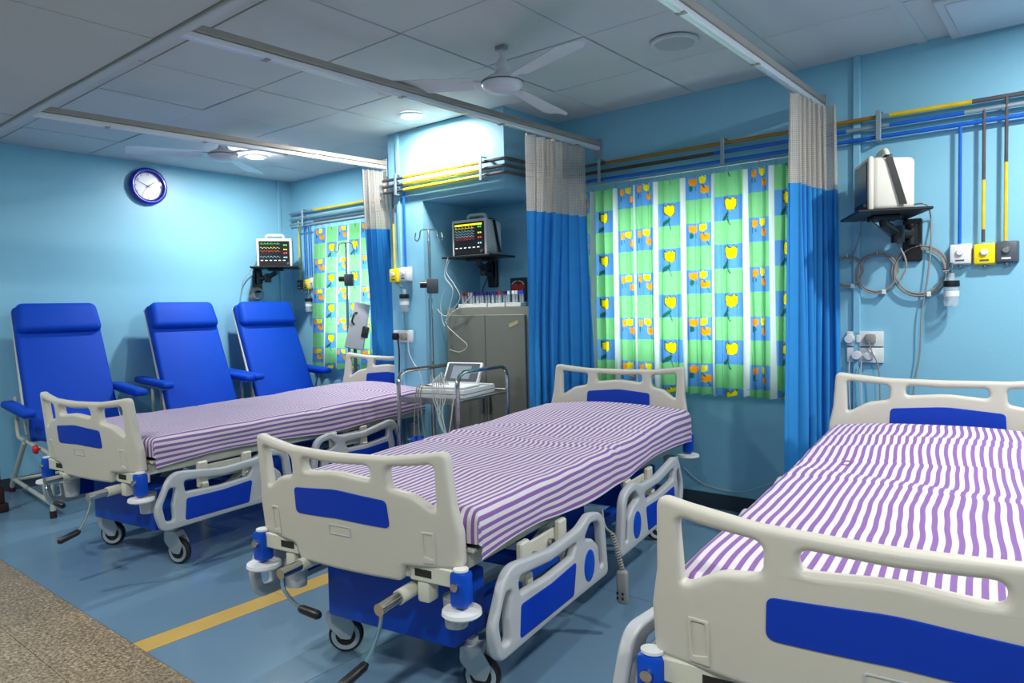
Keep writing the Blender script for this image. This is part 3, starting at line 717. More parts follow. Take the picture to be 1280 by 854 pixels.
# small purple laundry mark stamped on the near sheet
mk = onZ(1058, 575, 0.675); Mi = (Matrix.Translation(mt.location) @ Matrix.Rotation(math.radians(BED_AT[2][1]), 4, 'Z')).inverted(); mk = Mi @ mk
sv = [v.co for v in mt.children[-1].data.vertices]
def sheet_z(x, y): return min(sv, key=lambda c: (c.x - x) ** 2 + (c.y - y) ** 2 + (0 if c.z > 0.6 else 1)).z
ring = fillet([(-0.011, -0.03, 0.008), (0.011, -0.03, 0.008), (0.011, 0.03, 0.008), (-0.011, 0.03, 0.008)], 4)
MB().tube([(mk.x + a, mk.y + b_, sheet_z(mk.x + a, mk.y + b_) + 0.0012) for a, b_ in ring], 0.0022, 5, closed=True).build('laundry_mark', PAD, mt)

# ================================================================ RECLINER CHAIRS
def make_chair():
    t = thing('recliner_chair', 'x', 'chair', (0, 0, 0), 0, 'blue recliner chairs along the left wall')
    # local +x is the sitting direction
    s = MB().rbox(-0.04, 0.50, -0.275, 0.275, 0.42, 0.515, 0.035, 3, taper=lambda c: Vector((c.x, c.y, c.z + 0.06 * c.x))).build('seat', VINB, t)
    a = math.atan2(0.36, 0.80)                       # recline
    Mb = Matrix.Translation((-0.02, 0, 0.43)) @ Matrix.Rotation(-a, 4, 'Y')
    MB().rbox(-0.085, 0.0, -0.285, 0.285, 0.0, 0.98, 0.025, 3, Mb, taper=lambda c: Vector((c.x, c.y * (1 - 0.07 * c.z), c.z))).build('backrest', VINB, t)
    MB().rbox(-0.06, 0.055, -0.272, 0.272, 0.765, 0.99, 0.045, 4, Mb, taper=lambda c: Vector((c.x, c.y * (1 - 0.06 * (c.z - 0.76) / 0.2), c.z))).build('headrest', VINB, t)
    MB().rbox(0.475, 0.55, -0.26, 0.26, 0.19, 0.43, 0.03, 3).build('leg_rest', VINB, t)
    for s_ in (-1, 1):
        y = s_ * 0.328
        ar = MB().rbox(-0.30, 0.25, y - 0.044, y + 0.044, 0.685, 0.735, 0.022, 3, taper=lambda c: Vector((c.x, c.y, c.z - 0.05 * c.x))).build('armrest', VINB, t)
        MB().rbox(-0.30, 0.20, y - 0.02, y + 0.02, 0.672, 0.684, 0.003, 1, taper=lambda c: Vector((c.x, c.y, c.z - 0.05 * c.x))).build('arm_plate', STEEL, ar)
        y = s_ * 0.3
        MB().tube(bendpath([(-0.30, y, 0.70), (-0.29, y, 0.42), (0.45, y, 0.40)], 0.06), 0.013, 10).build('seat_tube', ENAM, t)
        MB().tube([(0.10, y * 1.09, 0.67), (0.02, y, 0.41)], 0.008, 8).build('arm_strut', STEEL, t)
        MB().tube([(-0.54, y, 0.03), (-0.50, y, 0.08), (-0.12, y, 0.40)], 0.016, 10).build('rear_leg', ENAM, t)
        MB().tube([(0.48, y, 0.03), (0.48, y, 0.40)], 0.016, 10).build('front_leg', ENAM, t)
        MB().tube([(-0.51, y, 0.10), (0.48, y, 0.085)], 0.014, 10).build('floor_runner', ENAM, t)
        for x in (-0.54, 0.48):
            MB().cyl((x, y, 0), (x, y, 0.045), 0.02, 12).build('foot_cap', BROWNCAP, t)
        MB().tube([(-0.09, s_ * 0.29, 0.45), (-0.49, s_ * 0.255, 1.28)], 0.012, 8).build('back_tube', ENAM, t)
    MB().tube([(-0.5, -0.3, 0.09), (-0.5, 0.3, 0.09)], 0.012, 8).build('cross_tube', ENAM, t)
    return t
ch0 = make_chair()
CH = [((-5.42, 1.90, 0), -4, 'blue padded recliner chair nearest the left edge, behind the first footboard'),
      ((-5.40, 2.82, 0), -2, 'blue padded recliner chair in the middle of the three, under the clock'),
      ((-5.40, 3.575, 0), -2, 'blue padded recliner chair in the far corner below the wall monitor')]
for k, (p, a, lab) in enumerate(CH):
    c_ = ch0 if k == 0 else dup(ch0)
    c_.location = p; c_.rotation_euler = (0, 0, math.radians(a)); c_['label'] = lab
    arms = [q for q in c_.children if q.name.startswith('arm')]
    for q in arms:
        if k: q.location = (-0.18, 0, 0.01)
    if k == 0: first_arm = [q for q in arms if q.name.startswith('armrest')][0]
first_arm.location = (0.0, -0.02, -0.07)

# ================================================================ CURTAINS
def pathlen(P):
    L = [0]
    for a, b_ in zip(P, P[1:]): L.append(L[-1] + (b_ - a).length)
    return L
def drape(path, ztop, zbot, nfold, amp, nu, nv, seed, ampfn=None, spread=None, path2=None):
    """cloth hung in folds along a plan path; returns verts, faces, (s, drop) per vertex"""
    P = smooth_path([Vector((x, y, 0)) for x, y in path], 10); L = pathlen(P); T_ = L[-1]
    vs = []; uv = []
    P2 = smooth_path([Vector((x, y, 0)) for x, y in path2], 10) if path2 else None
    for j in range(nv + 1):
        v = j / nv; z = ztop + (zbot - ztop) * v
        for i in range(nu + 1):
            u = i / nu; d = u * T_; k = 0
            while k < len(L) - 2 and L[k + 1] < d: k += 1
            q = (d - L[k]) / max(1e-9, L[k + 1] - L[k]); p = P[k].lerp(P[k + 1], q)
            if P2:
                k2 = min(len(P2) - 2, int(u * (len(P2) - 1))); p2 = P2[k2].lerp(P2[k2 + 1], u * (len(P2) - 1) - k2)
                e_ = min(1, v / 0.65); p = p.lerp(p2, e_ * e_ * (3 - 2 * e_))
            tn = (P[k + 1] - P[k]).normalized(); nn = Vector((-tn.y, tn.x, 0))
            ph = 2 * PI * nfold * (u + 0.035 * noise.noise((u * nfold * 0.9, seed, v * 0.7)))
            A = amp * (0.75 + 0.5 * noise.noise((u * nfold * 0.6, seed + 9, v * 1.3)))
            if ampfn: A *= ampfn(u, v)
            w = A * math.sin(ph) + 0.3 * A * math.sin(2 * ph + seed)
            off = tn * (0.4 * A * math.sin(2 * ph))
            if spread: off = off + tn * ((u - 0.5) * T_ * spread(v))
            vs.append((p.x + nn.x * w + off.x, p.y + nn.y * w + off.y, z)); uv.append((u, v))
    fs = [(j * (nu + 1) + i, j * (nu + 1) + i + 1, (j + 1) * (nu + 1) + i + 1, (j + 1) * (nu + 1) + i) for j in range(nv) for i in range(nu)]
    return vs, fs, uv
def cloth_mesh(name, vs, fs, uv, m, su=1, sv=1):
    me = bpy.data.meshes.new(name); me.from_pydata(vs, [], fs); ul = me.uv_layers.new(name='UVMap')
    for lp in me.loops: ul.data[lp.index].uv = (uv[lp.vertex_index][0] * su, uv[lp.vertex_index][1] * sv)
    me.shade_smooth(); me.materials.append(m); return me
def cubicle_curtain(label, path, zsplit, zbot, nfold, amp, seed, spread=None, ztop=2.237, path2=None):
    t = thing('cubicle_curtain', label, 'curtain', (path[0][0], path[0][1], 0), 0, 'cubicle curtains')
    ox, oy = path[0]; path = [(x - ox, y - oy) for x, y in path]
    if path2: path2 = [(x - ox, y - oy) for x, y in path2]
    nv = 90; vs, fs, uv = drape(path, ztop, zbot, nfold, amp, nfold * 22, nv, seed, lambda u, v: 0.7 + 0.45 * v, spread, path2)
    ks = int(round(nv * (ztop - zsplit) / (ztop - zbot))); nu = nfold * 22
    top = [f for f in fs if f[0] // (nu + 1) < ks]; bot = [f for f in fs if f[0] // (nu + 1) >= ks]
    for nm, ff, m in (('net_top', top, CURTN), ('cloth_body', bot, CURTB)):
        used = sorted({i for f in ff for i in f}); mp = {i: k for k, i in enumerate(used)}
        me = cloth_mesh(nm, [vs[i] for i in used], [tuple(mp[i] for i in f) for f in ff], [uv[i] for i in used], m, nfold * amp * 5, 1.7)
        link(nm, me, t)
    for k in range(nfold):
        p = vs[min(nu, int((k + 0.25) * nu / nfold))]
        MB().tube(smooth_path([(p[0], p[1], p[2] - 0.03), (p[0] + 0.004, p[1], p[2] - 0.005), (p[0], p[1], p[2] + 0.012)], 3), 0.002, 5).build('hook', STEEL, t)
    return t
cubicle_curtain('blue cubicle curtain with white net top beside the column, farthest left', [(-4.02, 3.30), (-4.0, 3.42), (-4.02, 3.55)], 1.83, 0.32, 6, 0.03, 3, path2=[(-4.44, 3.70), (-4.2, 3.68), (-3.985, 3.70)])
cubicle_curtain('blue cubicle curtain with bunched white net top between the cabinet and large window', [(-2.555, 3.30), (-2.54, 3.55), (-2.535, 3.86)], 1.815, 0.3, 7, 0.046, 8, path2=[(-2.72, 3.53), (-2.64, 3.66), (-2.53, 3.90)])
cubicle_curtain('blue cubicle curtain with white net top right of the large window', [(-1.13, 3.54), (-1.13, 3.72), (-1.11, 3.9), (-1.03, 3.97)], 1.80, 0.3, 7, 0.045, 21, lambda v: -0.05 + 0.1 * v)

# printed window curtains: tulips on a checker of green and blue, white stripes between the columns
GRN, BLU, WHT, YLW, ORG, LEAF, LINE = [srgb(*c) for c in ((132, 208, 138), (92, 156, 214), (226, 234, 226), (255, 236, 10), (255, 160, 16), (34, 104, 74), (60, 80, 40))]
def tulip(x, y, w):
    """-1 outside, 0 edge line, 1 inside; x,y from the centre, w half width"""
    x /= w; y /= w
    if y > 0: top = 0.75 + 0.45 * abs(((x * 1.5 + 1.5) % 1.0) * 2 - 1) if abs(x) < 1 else 0
    wd = 1.0 if y > -0.1 else math.sqrt(max(0, 1 - ((y + 0.1) / 1.05) ** 2))
    inn = abs(x) < wd and (y < 0 or y < top)
    if not inn: return -1
    edge = abs(x) > wd - 0.16 or (y > 0 and y > top - 0.2)
    return 0 if edge else 1
CELL = 0.137
def print_color(cx, half, kind, dx, v):
    """dx from the column centre, v drop from the top"""
    if abs(dx) > half: return WHT
    n = int((v + 0.002) // CELL); blue = (n % 2 == 1) if kind == 'one' else (n % 2 == 0)
    ly = 0.5 * CELL - ((v + 0.002) % CELL)               # up positive, from the cell centre
    k = half / 0.075
    if kind == 'one':
        bc = n if blue else n - 1
        yy = -(v + 0.002 - (bc + 0.5) * CELL)            # relative to the blue cell centre
        e = tulip(dx / k - 0.005, yy - 0.024, 0.033)
        if e == 1: return YLW
        if e == 0: return LINE
        px, py = dx / k + 0.018, yy + 0.048               # leaf
        qx, qy = px * 0.8 - py * 0.6, px * 0.6 + py * 0.8
        if (qx / 0.010) ** 2 + (qy / 0.028) ** 2 < 1: return LEAF
        if -0.10 < yy < 0.0 and abs(dx / k - 0.006 * math.sin(yy * 40)) < 0.0022: return LEAF
    elif blue:
        for (ox, oy, c) in ((-0.03, 0.034, ORG), (0.022, 0.04, YLW), (0.036, -0.016, ORG)):
            e = tulip(dx / k - ox, ly - oy, 0.02)
            if e >= 0: return c
            if oy - 0.05 < ly < oy - 0.014 and abs(dx / k - ox + (ly - oy) * 0.3) < 0.0022: return LEAF
        px, py = dx / k + 0.042, ly + 0.004
        if (px / 0.006) ** 2 + (py / 0.018) ** 2 < 1: return LEAF
    return BLU if blue else GRN
def window_curtain(label, x0, x1, y, zt, zb, cols, nfold, amp, seed, group, flare=0.0):
    """cols: list of (left, right, kind) in world x"""
    t = thing('window_curtain', label, 'curtain', (x0, y, 0), 0, group)
    nu = int((x1 - x0) / 0.0042); nv = int((zt - zb) / 0.0046)
    vs, fs, uv = drape([(0, 0), ((x1 - x0) / 2, 0.001), (x1 - x0, 0)], zt, zb, nfold, amp, nu, nv, seed, lambda u, v: 0.55 + 0.6 * v)
    vs = [(p[0] - flare * q[1] * (1 - q[0]), p[1], p[2] + 0.006 * math.sin(q[0] * nfold * 2 * PI) * (q[1] > 0.97)) for p, q in zip(vs, uv)]
    me = cloth_mesh('printed_cloth', vs, fs, uv, CURTP)
    at = me.color_attributes.new('Print', 'FLOAT_COLOR', 'POINT'); buf = []
    for (u, v) in uv:
        x = x0 + u * (x1 - x0); c_ = WHT; z = zt + (zb - zt) * v
        for (a, b_, kd) in cols:
            if a <= x <= b_: c_ = print_color(0, (b_ - a) / 2 * 0.99, kd, x - (a + b_) / 2, zt - z); break
        buf.extend(c_)
    at.data.foreach_set('color', buf)
    link('printed_cloth', me, t)
    n = max(5, int((x1 - x0) / 0.09))
    for k in range(n):
        p = (k + 0.5) / n * (x1 - x0)
        MB().tube([(p + 0.0, 0.0 + 0.012 * math.cos(q), zt + 0.018 + 0.018 * math.sin(q)) for q in [i * PI / 6 for i in range(12)]], 0.0018, 5, closed=True).build('curtain_ring', STEEL, t)
    return t
def zx(px): return 640 + px / 2.19
def colsx(lst, py, y): return [(onY(a, py, y).x, onY(b_, py, y).x, kd) for a, b_, kd in lst]
big = [(zx(160), zx(217), 'trio'), (zx(226), zx(277), 'one'), (zx(288), zx(338), 'trio'), (zx(340), zx(393), 'trio'), (zx(402), zx(468), 'one'), (zx(479), zx(551), 'trio'), (zx(561), zx(638), 'one'), (zx(650), zx(708), 'trio'), (zx(718), zx(800), 'one')]
bc = colsx(big, 330, 3.95)
xm = (bc[2][1] + bc[3][0]) / 2
window_curtain('narrow left panel of the tulip print curtain at the large window', -2.66, xm, 3.96, 1.975, 0.71, bc[:3], 7, 0.022, 5, 'tulip print curtains')
window_curtain('wide right panel of the tulip print curtain at the large window', xm - 0.004, -1.2, 3.935, 1.975, 0.70, bc[3:], 13, 0.024, 15, 'tulip print curtains')
z4 = lambda px: 280 + px / 3.88
left = [(z4(425), z4(482), 'trio'), (z4(487), z4(537), 'one'), (z4(540), z4(588), 'trio'), (z4(594), z4(652), 'one'), (z4(657), z4(700), 'trio'), (z4(704), z4(770), 'one')]
lc = colsx(left, 345, 3.95)
window_curtain('tulip print curtain at the far window beside the corner', lc[0][0], -4.28, 3.99, 2.0, 0.72, lc, 9, 0.018, 33, 'tulip print curtains', flare=0.12)
def rod(x0, x1, z, label):
    t = thing('curtain_rod', label, 'curtain rod', (x0, 3.95, z), 0)
    MB().cyl((0, 0, 0), (x1 - x0, 0, 0), 0.006, 8).build('rod', BRACK, t)
    for x in (0.02, x1 - x0 - 0.02): MB().tube([(x, 0, 0), (x, 0.098, 0)], 0.006, 6).build('bracket', BRACK, t)
rod(-2.75, -1.15, 2.014, 'thin steel curtain rod above the large window'); rod(-5.85, -4.1, 2.04, 'thin steel curtain rod above the far window')

# ================================================================ MEDICAL GAS PIPES
def pipe(name, runs, r, label, cat='pipe', group='medical gas pipes'):
    """runs: list of (points, material); one thing, painted stretches as parts"""
    t = thing(name, label, cat, runs[0][0][0], 0, group); o = Vector(runs[0][0][0])
    for pts, m in runs:
        MB().tube([Vector(p) - o for p in pts], r, 10).build('pipe_length', m, t)
    return t
PY = 4.01
def split(z, cuts, r=0.011):
    return [([(a, PY, z + dz), (b_, PY, z + dz)], m) for a, b_, m, dz in cuts]
# right-hand back wall, three runs with patchy paint
pipe('gas_pipe', [([(-2.80, PY, 2.155), (-2.45, PY, 2.155)], PIPEK), ([(-2.45, PY, 2.155), (-1.75, PY, 2.155)], mat('ochre_pipe', srgb(150, 112, 30), 0.4, nscale=9, namp=0.35)), ([(-1.75, PY, 2.155), (-0.85, PY, 2.153)], mat('ochre_pipe', None)), ([(-0.85, PY, 2.153), (-0.8, PY, 2.153)], BRACK), ([(-0.8, PY, 2.153), (-0.45, PY, 2.15)], PIPEY), ([(-0.45, PY, 2.15), (0.9, PY, 2.147)], PIPEK)], 0.011, 'uppermost yellow-painted gas pipe along the back wall above the large window')
pipe('gas_pipe', [([(-2.80, PY, 2.105), (-1.72, PY, 2.105)], mat('umber_pipe', srgb(70, 54, 40), 0.4, nscale=9, namp=0.4)), ([(-1.72, PY, 2.105), (-1.0, PY, 2.105)], PIPEB), ([(-1.0, PY, 2.105), (-0.8, PY, 2.105)], BRACK), ([(-0.8, PY, 2.105), (-0.48, PY, 2.105)], PIPEB), ([(-0.48, PY, 2.105), (0.9, PY, 2.105)], BRACK)], 0.011, 'middle of the three gas pipes along the back wall above the large window')
pipe('gas_pipe', [([(-2.80, PY, 2.053), (0.9, PY, 2.053)], PIPEB)], 0.011, 'lowest blue gas pipe along the back wall above the large window')
def saddle(x, y, z0, z1, label, ax='x'):
    t = thing('pipe_bracket', label, 'bracket', (x, y, z0), 0, 'pipe brackets')
    MB().rbox(-0.012, 0.012, -0.018, -0.012, 0, z1 - z0, 0.002, 1).build('strap', BRACK, t)
    for zz in (0.0, z1 - z0 - 0.006): MB().box(-0.012, 0.012, -0.012, 0.04, zz, zz + 0.006).build('clip', BRACK, t, smooth=False)
saddle(-0.845, PY - 0.012, 2.03, 2.18, 'steel bracket holding the pipes left of the right-hand gas outlets'); saddle(-1.66, PY - 0.012, 2.03, 2.18, 'steel bracket holding the pipes above the middle of the large window')
saddle(-2.49, PY - 0.012, 2.03, 2.18, 'steel bracket holding the pipes at the end of the middle curtain track')
# column and beam front runs, turning round the beam edge
CY = 3.43
for z, m, nm in ((2.158, PIPEY, 'uppermost'), (2.115, PIPEY, 'middle'), (2.073, PIPEY, 'lowest')):
    pipe('gas_pipe', [([(-3.955, CY, z), (-3.74, CY, z)], PIPEK), ([(-3.74, CY, z), (-3.03, CY, z)], m), (bendpath([(-3.03, CY, z), (-2.82, CY, z), (-2.82, PY, z)], 0.03), PIPEK)], 0.011, '%s of the three yellow gas pipes across the beam over the recess' % nm)
saddle(-3.0, CY - 0.012, 2.04, 2.19, 'steel bracket holding the yellow pipes at the right of the beam'); saddle(-3.80, CY - 0.012, 2.04, 2.19, 'steel bracket holding the yellow pipes on the column')
# far corner runs
for z, m, nm in ((2.18, PIPEY, 'uppermost'), (2.125, BRACK, 'middle'), (2.075, PIPEK, 'lowest')):
    pipe('gas_pipe', [([(-5.98, PY, z), (-5.6, PY, z)], BRACK), ([(-5.6, PY, z), (-3.96, PY, z)], m)], 0.011, '%s of the three gas pipes above the far window' % nm)
saddle(-5.75, PY - 0.012, 2.05, 2.2, 'steel bracket holding the pipes in the far corner')

def outlet(x, y, z, m, label, knob=True, sc=1.0, letter=None):
    t = thing('gas_outlet', label, 'gas outlet', (x, y, z), 0, 'wall gas outlets'); t.scale = (sc, sc, sc)
    def tp(c): return Vector((c.x * (1 if c.y > -0.03 else 0.86), c.y, c.z * (1 if c.y > -0.03 else 0.88)))
    MB().rbox(-0.048, 0.048, -0.05, 0, -0.052, 0.052, 0.008, 2, taper=tp).build('body', m, t)
    MB().lathe([(0, 0), (0.016, 0), (0.016, 0.008), (0.012, 0.012), (0, 0.012)], 16, Matrix.Translation((0.0, -0.05, 0.008)) @ Matrix.Rotation(PI / 2, 4, 'X')).build('knob', WHITEP if m is not GREYP else STEEL, t)
    MB().box(-0.018, 0.018, -0.0508, -0.0495, -0.034, -0.026).build('printed_label', INK if m is not GREYP else WHITEP, t, smooth=False)
    MB().cyl((0, -0.02, -0.05), (0, -0.02, -0.062), 0.01, 10).build('nozzle', STEEL, t)
    return t
def drop(x, y, ztop, zbot, runs, label):
    pipe('gas_drop_pipe', [([(x, y, a), (x, y, b_)], m) for a, b_, m in runs], 0.0075, label, group='gas drop pipes')
OY = YB
drop(-0.497, PY, 0, 0, [(2.053, 1.54, PIPEB), (1.54, 1.49, PIPEB)], 'blue drop pipe to the white gas outlet on the right wall stretch')
drop(-0.402, PY - 0.004, 0, 0, [(2.105, 1.78, PIPEK), (1.78, 1.55, PIPEY), (1.55, 1.49, PIPEK)], 'yellow and brown drop pipe to the yellow gas outlet at the right')
drop(-0.316, PY - 0.004, 0, 0, [(2.147, 1.85, PIPEK), (1.85, 1.49, PIPEY)], 'yellow and brown drop pipe to the dark grey gas outlet at the right')
outlet(-0.495, OY, 1.44, WHITEP, 'white gas outlet on the wall above the nearest bed'); outlet(-0.397, OY, 1.435, YEL, 'yellow gas outlet on the wall above the nearest bed'); outlet(-0.312, OY, 1.44, GREYP, 'dark grey gas outlet at the right, beside the yellow one')
drop(-3.876, 3.445, 0, 0, [(2.09, 1.85, PIPEK), (1.85, 1.53, PIPEY)], 'yellow drop pipe on the column'); drop(-3.76, 3.445, 0, 0, [(2.09, 1.53, PIPEB)], 'blue drop pipe on the column')
outlet(-3.868, 3.47, 1.482, YEL, 'yellow gas outlet on the column by the blue curtain'); outlet(-3.745, 3.452, 1.485, WHITEP, 'white gas outlet on the column')
drop(-5.85, PY, 0, 0, [(2.1, 1.55, PIPEY)], 'yellow drop pipe in the far corner'); drop(-5.76, PY, 0, 0, [(2.1, 1.55, PIPEB)], 'left blue drop pipe in the far corner'); drop(-5.69, PY, 0, 0, [(2.1, 1.55, PIPEB)], 'right blue drop pipe in the far corner')
outlet(-5.86, OY, 1.50, GREYP, 'dark grey gas outlet in the far corner', sc=0.95); outlet(-5.762, OY, 1.50, YEL, 'yellow gas outlet in the far corner', sc=0.95); outlet(-5.66, OY, 1.51, WHITEP, 'white gas outlet in the far corner')
def jar(x, y, z, label):
    """z = nozzle height; humidifier jar under it"""
    t = thing('humidifier_jar', label, 'jar', (x, y, z), 0, 'oxygen humidifier jars')
    MB().cyl((0, 0, 0.0), (0, 0, -0.05), 0.009, 10).tube([(0, 0, -0.03), (0, -0.04, -0.03)], 0.007, 8).tube([(0, 0, -0.03), (-0.035, 0, -0.035)], 0.008, 8).build('valve', CHROME, t)
    MB().lathe([(0, -0.05), (0.014, -0.05), (0.014, -0.085), (0, -0.085)], 12).build('flow_tube', CLEAR, t)
    MB().lathe([(0, -0.085), (0.034, -0.085), (0.036, -0.108), (0.034, -0.115), (0, -0.115)], 20).build('lid', BLACK, t)
    MB().lathe([(0.032, -0.115), (0.033, -0.2), (0.03, -0.207), (0, -0.209)], 20).build('cup', CLEAR, t)
    MB().lathe([(0.0331, -0.135), (0.0334, -0.16)], 20, ring=True).build('print_band', WHITEP, t)
jar(-0.525, 3.975, 1.40, 'clear humidifier jar with black lid under the right-hand white gas outlet'); jar(-3.735, 3.40, 1.43, 'clear humidifier jar with black lid on the column'); jar(-5.70, 3.99, 1.45, 'clear humidifier jar with black lid in the far corner')
# ---- sockets
def socket(x, y, z, w, h, label, items):
    t = thing('socket_plate', label, 'socket', (x, y, z), 0, 'wall socket plates')
    MB().rbox(-w / 2, w / 2, -0.022, 0, -h / 2, h / 2, 0.004, 2).build('plate', WHITEP, t)
    for kind, dx in items:
        if kind == 'switch': MB().rbox(dx - 0.009, dx + 0.009, -0.028, -0.02, -0.02, 0.02, 0.002, 1).build('switch', WHITEP, t)
        elif kind == 'plug':
            p = MB().rbox(dx - 0.026, dx + 0.026, -0.055, -0.022, -0.026, 0.026, 0.012, 2).build('plug', CABLE, t)
        elif kind == 'plugk': MB().rbox(dx - 0.026, dx + 0.026, -0.055, -0.022, -0.026, 0.026, 0.012, 2).build('plug', BLACK, t)
        elif kind == 'plugw': MB().lathe([(0, 0), (0.024, 0), (0.022, 0.025), (0, 0.027)], 16, Matrix.Translation((dx, -0.022, 0)) @ Matrix.Rotation(PI / 2, 4, 'X')).build('plug', WHITEP, t)
    return t
socket(-0.918, YB, 1.03, 0.175, 0.078, 'upper white socket plate with a grey plug beside the right curtain', [('plugw', -0.07), ('switch', -0.03), ('plug', 0.03)])
socket(-0.918, YB, 0.945, 0.175, 0.078, 'lower white socket plate with two white plugs beside the right curtain', [('plugw', -0.035), ('plugw', 0.025)])
socket(-3.80, 3.452, 1.048, 0.19, 0.085, 'white socket plate with a black and a grey plug on the column', [('plugk', -0.055), ('plug', 0.03)])

# ================================================================ PATIENT MONITORS ON WALL SHELVES
def trace(mb, x0, x1, z, amp, n, kind, y):
    pts = []
    for k in range(n + 1):
        u = k / n; x = x0 + (x1 - x0) * u; p = (u * 6) % 1
        if kind == 'ecg': h = amp * (1.0 if 0.3 < p < 0.38 else (-0.3 if 0.38 <= p < 0.44 else (0.2 if 0.6 < p < 0.75 else 0)))
        else: h = amp * math.sin(u * 6 * 2 * PI) * 0.5
        pts.append((x, y, z + h))
    mb.tube(pts, 0.0007, 4)
def monitor(loc, rz, label, look):
    t = thing('patient_monitor', label, 'monitor', loc, rz, 'patient monitors')
    w, d, h = 0.15, 0.10, 0.245
    MB().rbox(-w, w, -d + 0.02, d, 0.0, h, 0.022, 3, taper=lambda c: Vector((c.x * (1 - 0.08 * (c.y > 0.05)), c.y, c.z * (1 - 0.04 * (c.y > 0.05))))).build('case', CREAMP, t)
    MB().rbox(-w - 0.003, w + 0.003, -d, -d + 0.024, -0.001, h + 0.003, 0.01, 2).build('bezel', CREAMP, t)
    MB().rbox(-w + 0.016, w - 0.016, -d - 0.003, -d + 0.004, 0.004, h - 0.016, 0.004, 1).build('front_glass', BLACK, t)
    sc = MB().box(-w + 0.024, w - 0.024, -d - 0.0042, -d - 0.0025, 0.045, h - 0.024).build('screen', SCREEN, t, smooth=False)
    y = -d - 0.005
    if look == 'bright':
        MB().box(-w + 0.03, w - 0.034, y, y + 0.001, h - 0.042, h - 0.03).build('status_bar', TR_Y, sc, smooth=False)
        rows = [(TR_Y, 0.185, 'ecg'), (TR_C, 0.166, 'wave'), (TR_C, 0.148, 'wave'), (TR_W, 0.13, 'wave'), (TR_R, 0.112, 'wave')]
    else:
        rows = [(TR_G, 0.2, 'ecg'), (TR_Y, 0.165, 'wave'), (TR_R, 0.135, 'wave'), (TR_C, 0.085, 'wave')]
    if look == 'off': rows = []
    for m, z, kd in rows:
        mb = MB(); trace(mb, -w + 0.03, w - 0.10, z, 0.012, 70, kd, y); mb.build('trace', m, sc)
    for m, z in ((TR_G, 0.19), (TR_Y, 0.15), (TR_R, 0.118), (TR_C, 0.08)) if look != 'off' else ():
        mb = MB()
        for k in range(2): mb.rbox(w - 0.07 + k * 0.018, w - 0.058 + k * 0.018, y, y + 0.001, z - 0.0045, z + 0.0045, 0.0003, 1)
        mb.build('readout', m, sc, smooth=False)
    mb = MB()
    for k in range(6 if look != 'off' else 0): mb.box(-w + 0.032 + k * 0.038, -w + 0.052 + k * 0.038, y, y + 0.001, 0.05, 0.056)
    if look != 'off': mb.build('menu_bar', TR_W, sc, smooth=False)
    MB().lathe([(0, 0), (0.012, 0), (0.011, 0.012), (0, 0.013)], 14, Matrix.Translation((w - 0.035, -d - 0.002, 0.024)) @ Matrix.Rotation(PI / 2, 4, 'X')).build('dial_knob', GREYP, t)
    MB().tube(bendpath([(-0.075, 0.0, h - 0.01), (-0.075, -0.01, h + 0.04), (0.075, -0.01, h + 0.04), (0.075, 0.0, h - 0.01)], 0.025), 0.013, 10).build('handle', CREAMP, t)
    # strap over the case
    MB().rbox(-w - 0.003, w + 0.003, -0.03, 0.0, h + 0.0005, h + 0.004, 0.0012, 1).build('strap', BLACK, t)
    for q in (-1, 1):
        x = q * (w + 0.0015); x2 = q * (w + 0.0045)
        a_, b_, c_, d_ = (-0.028, h - 0.006), (0.0, h - 0.006), (0.062, 0.02), (0.034, 0.02)
        vs = [(xx, y_, z_) for xx in (x, x2) for (y_, z_) in (a_, b_, c_, d_)]
        MB().add(vs, [(0, 1, 2, 3), (7, 6, 5, 4), (0, 4, 5, 1), (1, 5, 6, 2), (2, 6, 7, 3), (3, 7, 4, 0)]).build('strap_band', BLACK, t, smooth=False)
    return t
def shelf(loc, rz, wallpt, normal, label):
    """plate under a monitor, jointed arm and wall plate; loc = centre of the top face"""
    t = thing('monitor_shelf', label, 'shelf', loc, 0, 'monitor wall shelves'); L = Vector(loc); Wp = Vector(wallpt) - L; nr = Vector(normal)
    Mr = Matrix.Rotation(rz, 4, 'Z')
    MB().rbox(-0.21, 0.21, -0.155, 0.155, -0.014, -0.001, 0.004, 1, Mr).build('shelf_plate', BLACK, t)
    MB().rbox(-0.07, 0.07, -0.06, 0.06, -0.035, -0.0145, 0.005, 1, Mr).build('swivel_block', BLACK, t)
    a = Vector((0, 0, -0.05)); b_ = Wp + nr * 0.05 + Vector((0, 0, 0)); mid = (a + b_) * 0.5 + Vector((0, 0, -0.02))
    MB().tube([a + Vector((0, 0, 0.02)), a, mid], 0.022, 10).tube([mid, b_], 0.024, 10).build('arm', BLACK, t)
    MB().cyl(mid + Vector((0, 0, -0.045)), mid + Vector((0, 0, 0.035)), 0.03, 14).build('joint', BLACK, t)
    MB().cyl(b_ + Vector((0, 0, -0.05)), b_ + Vector((0, 0, 0.05)), 0.028, 14).build('joint', BLACK, t)
    q = math.atan2(nr.y, nr.x) + PI / 2
    MB().rbox(-0.042, 0.042, -0.03, 0.0, -0.13, 0.08, 0.005, 1, Matrix.Translation(Wp) @ Matrix.Rotation(q, 4, 'Z')).build('wall_plate', BLACK, t)
    return t
m3 = Vector((-0.782, 3.80, 1.645)); r3 = math.radians(-65.3)
shelf(m3, r3, (-0.70, YB, 1.55), (0, -1, 0), 'black wall shelf under the monitor right of the blue curtain'); monitor(m3 + Vector((0, 0, 0.001)), r3, 'cream patient monitor seen from its side, on the right-hand shelf', 'off')
m2 = Vector((-3.345, 3.75, 1.60)); r2 = math.radians(4)
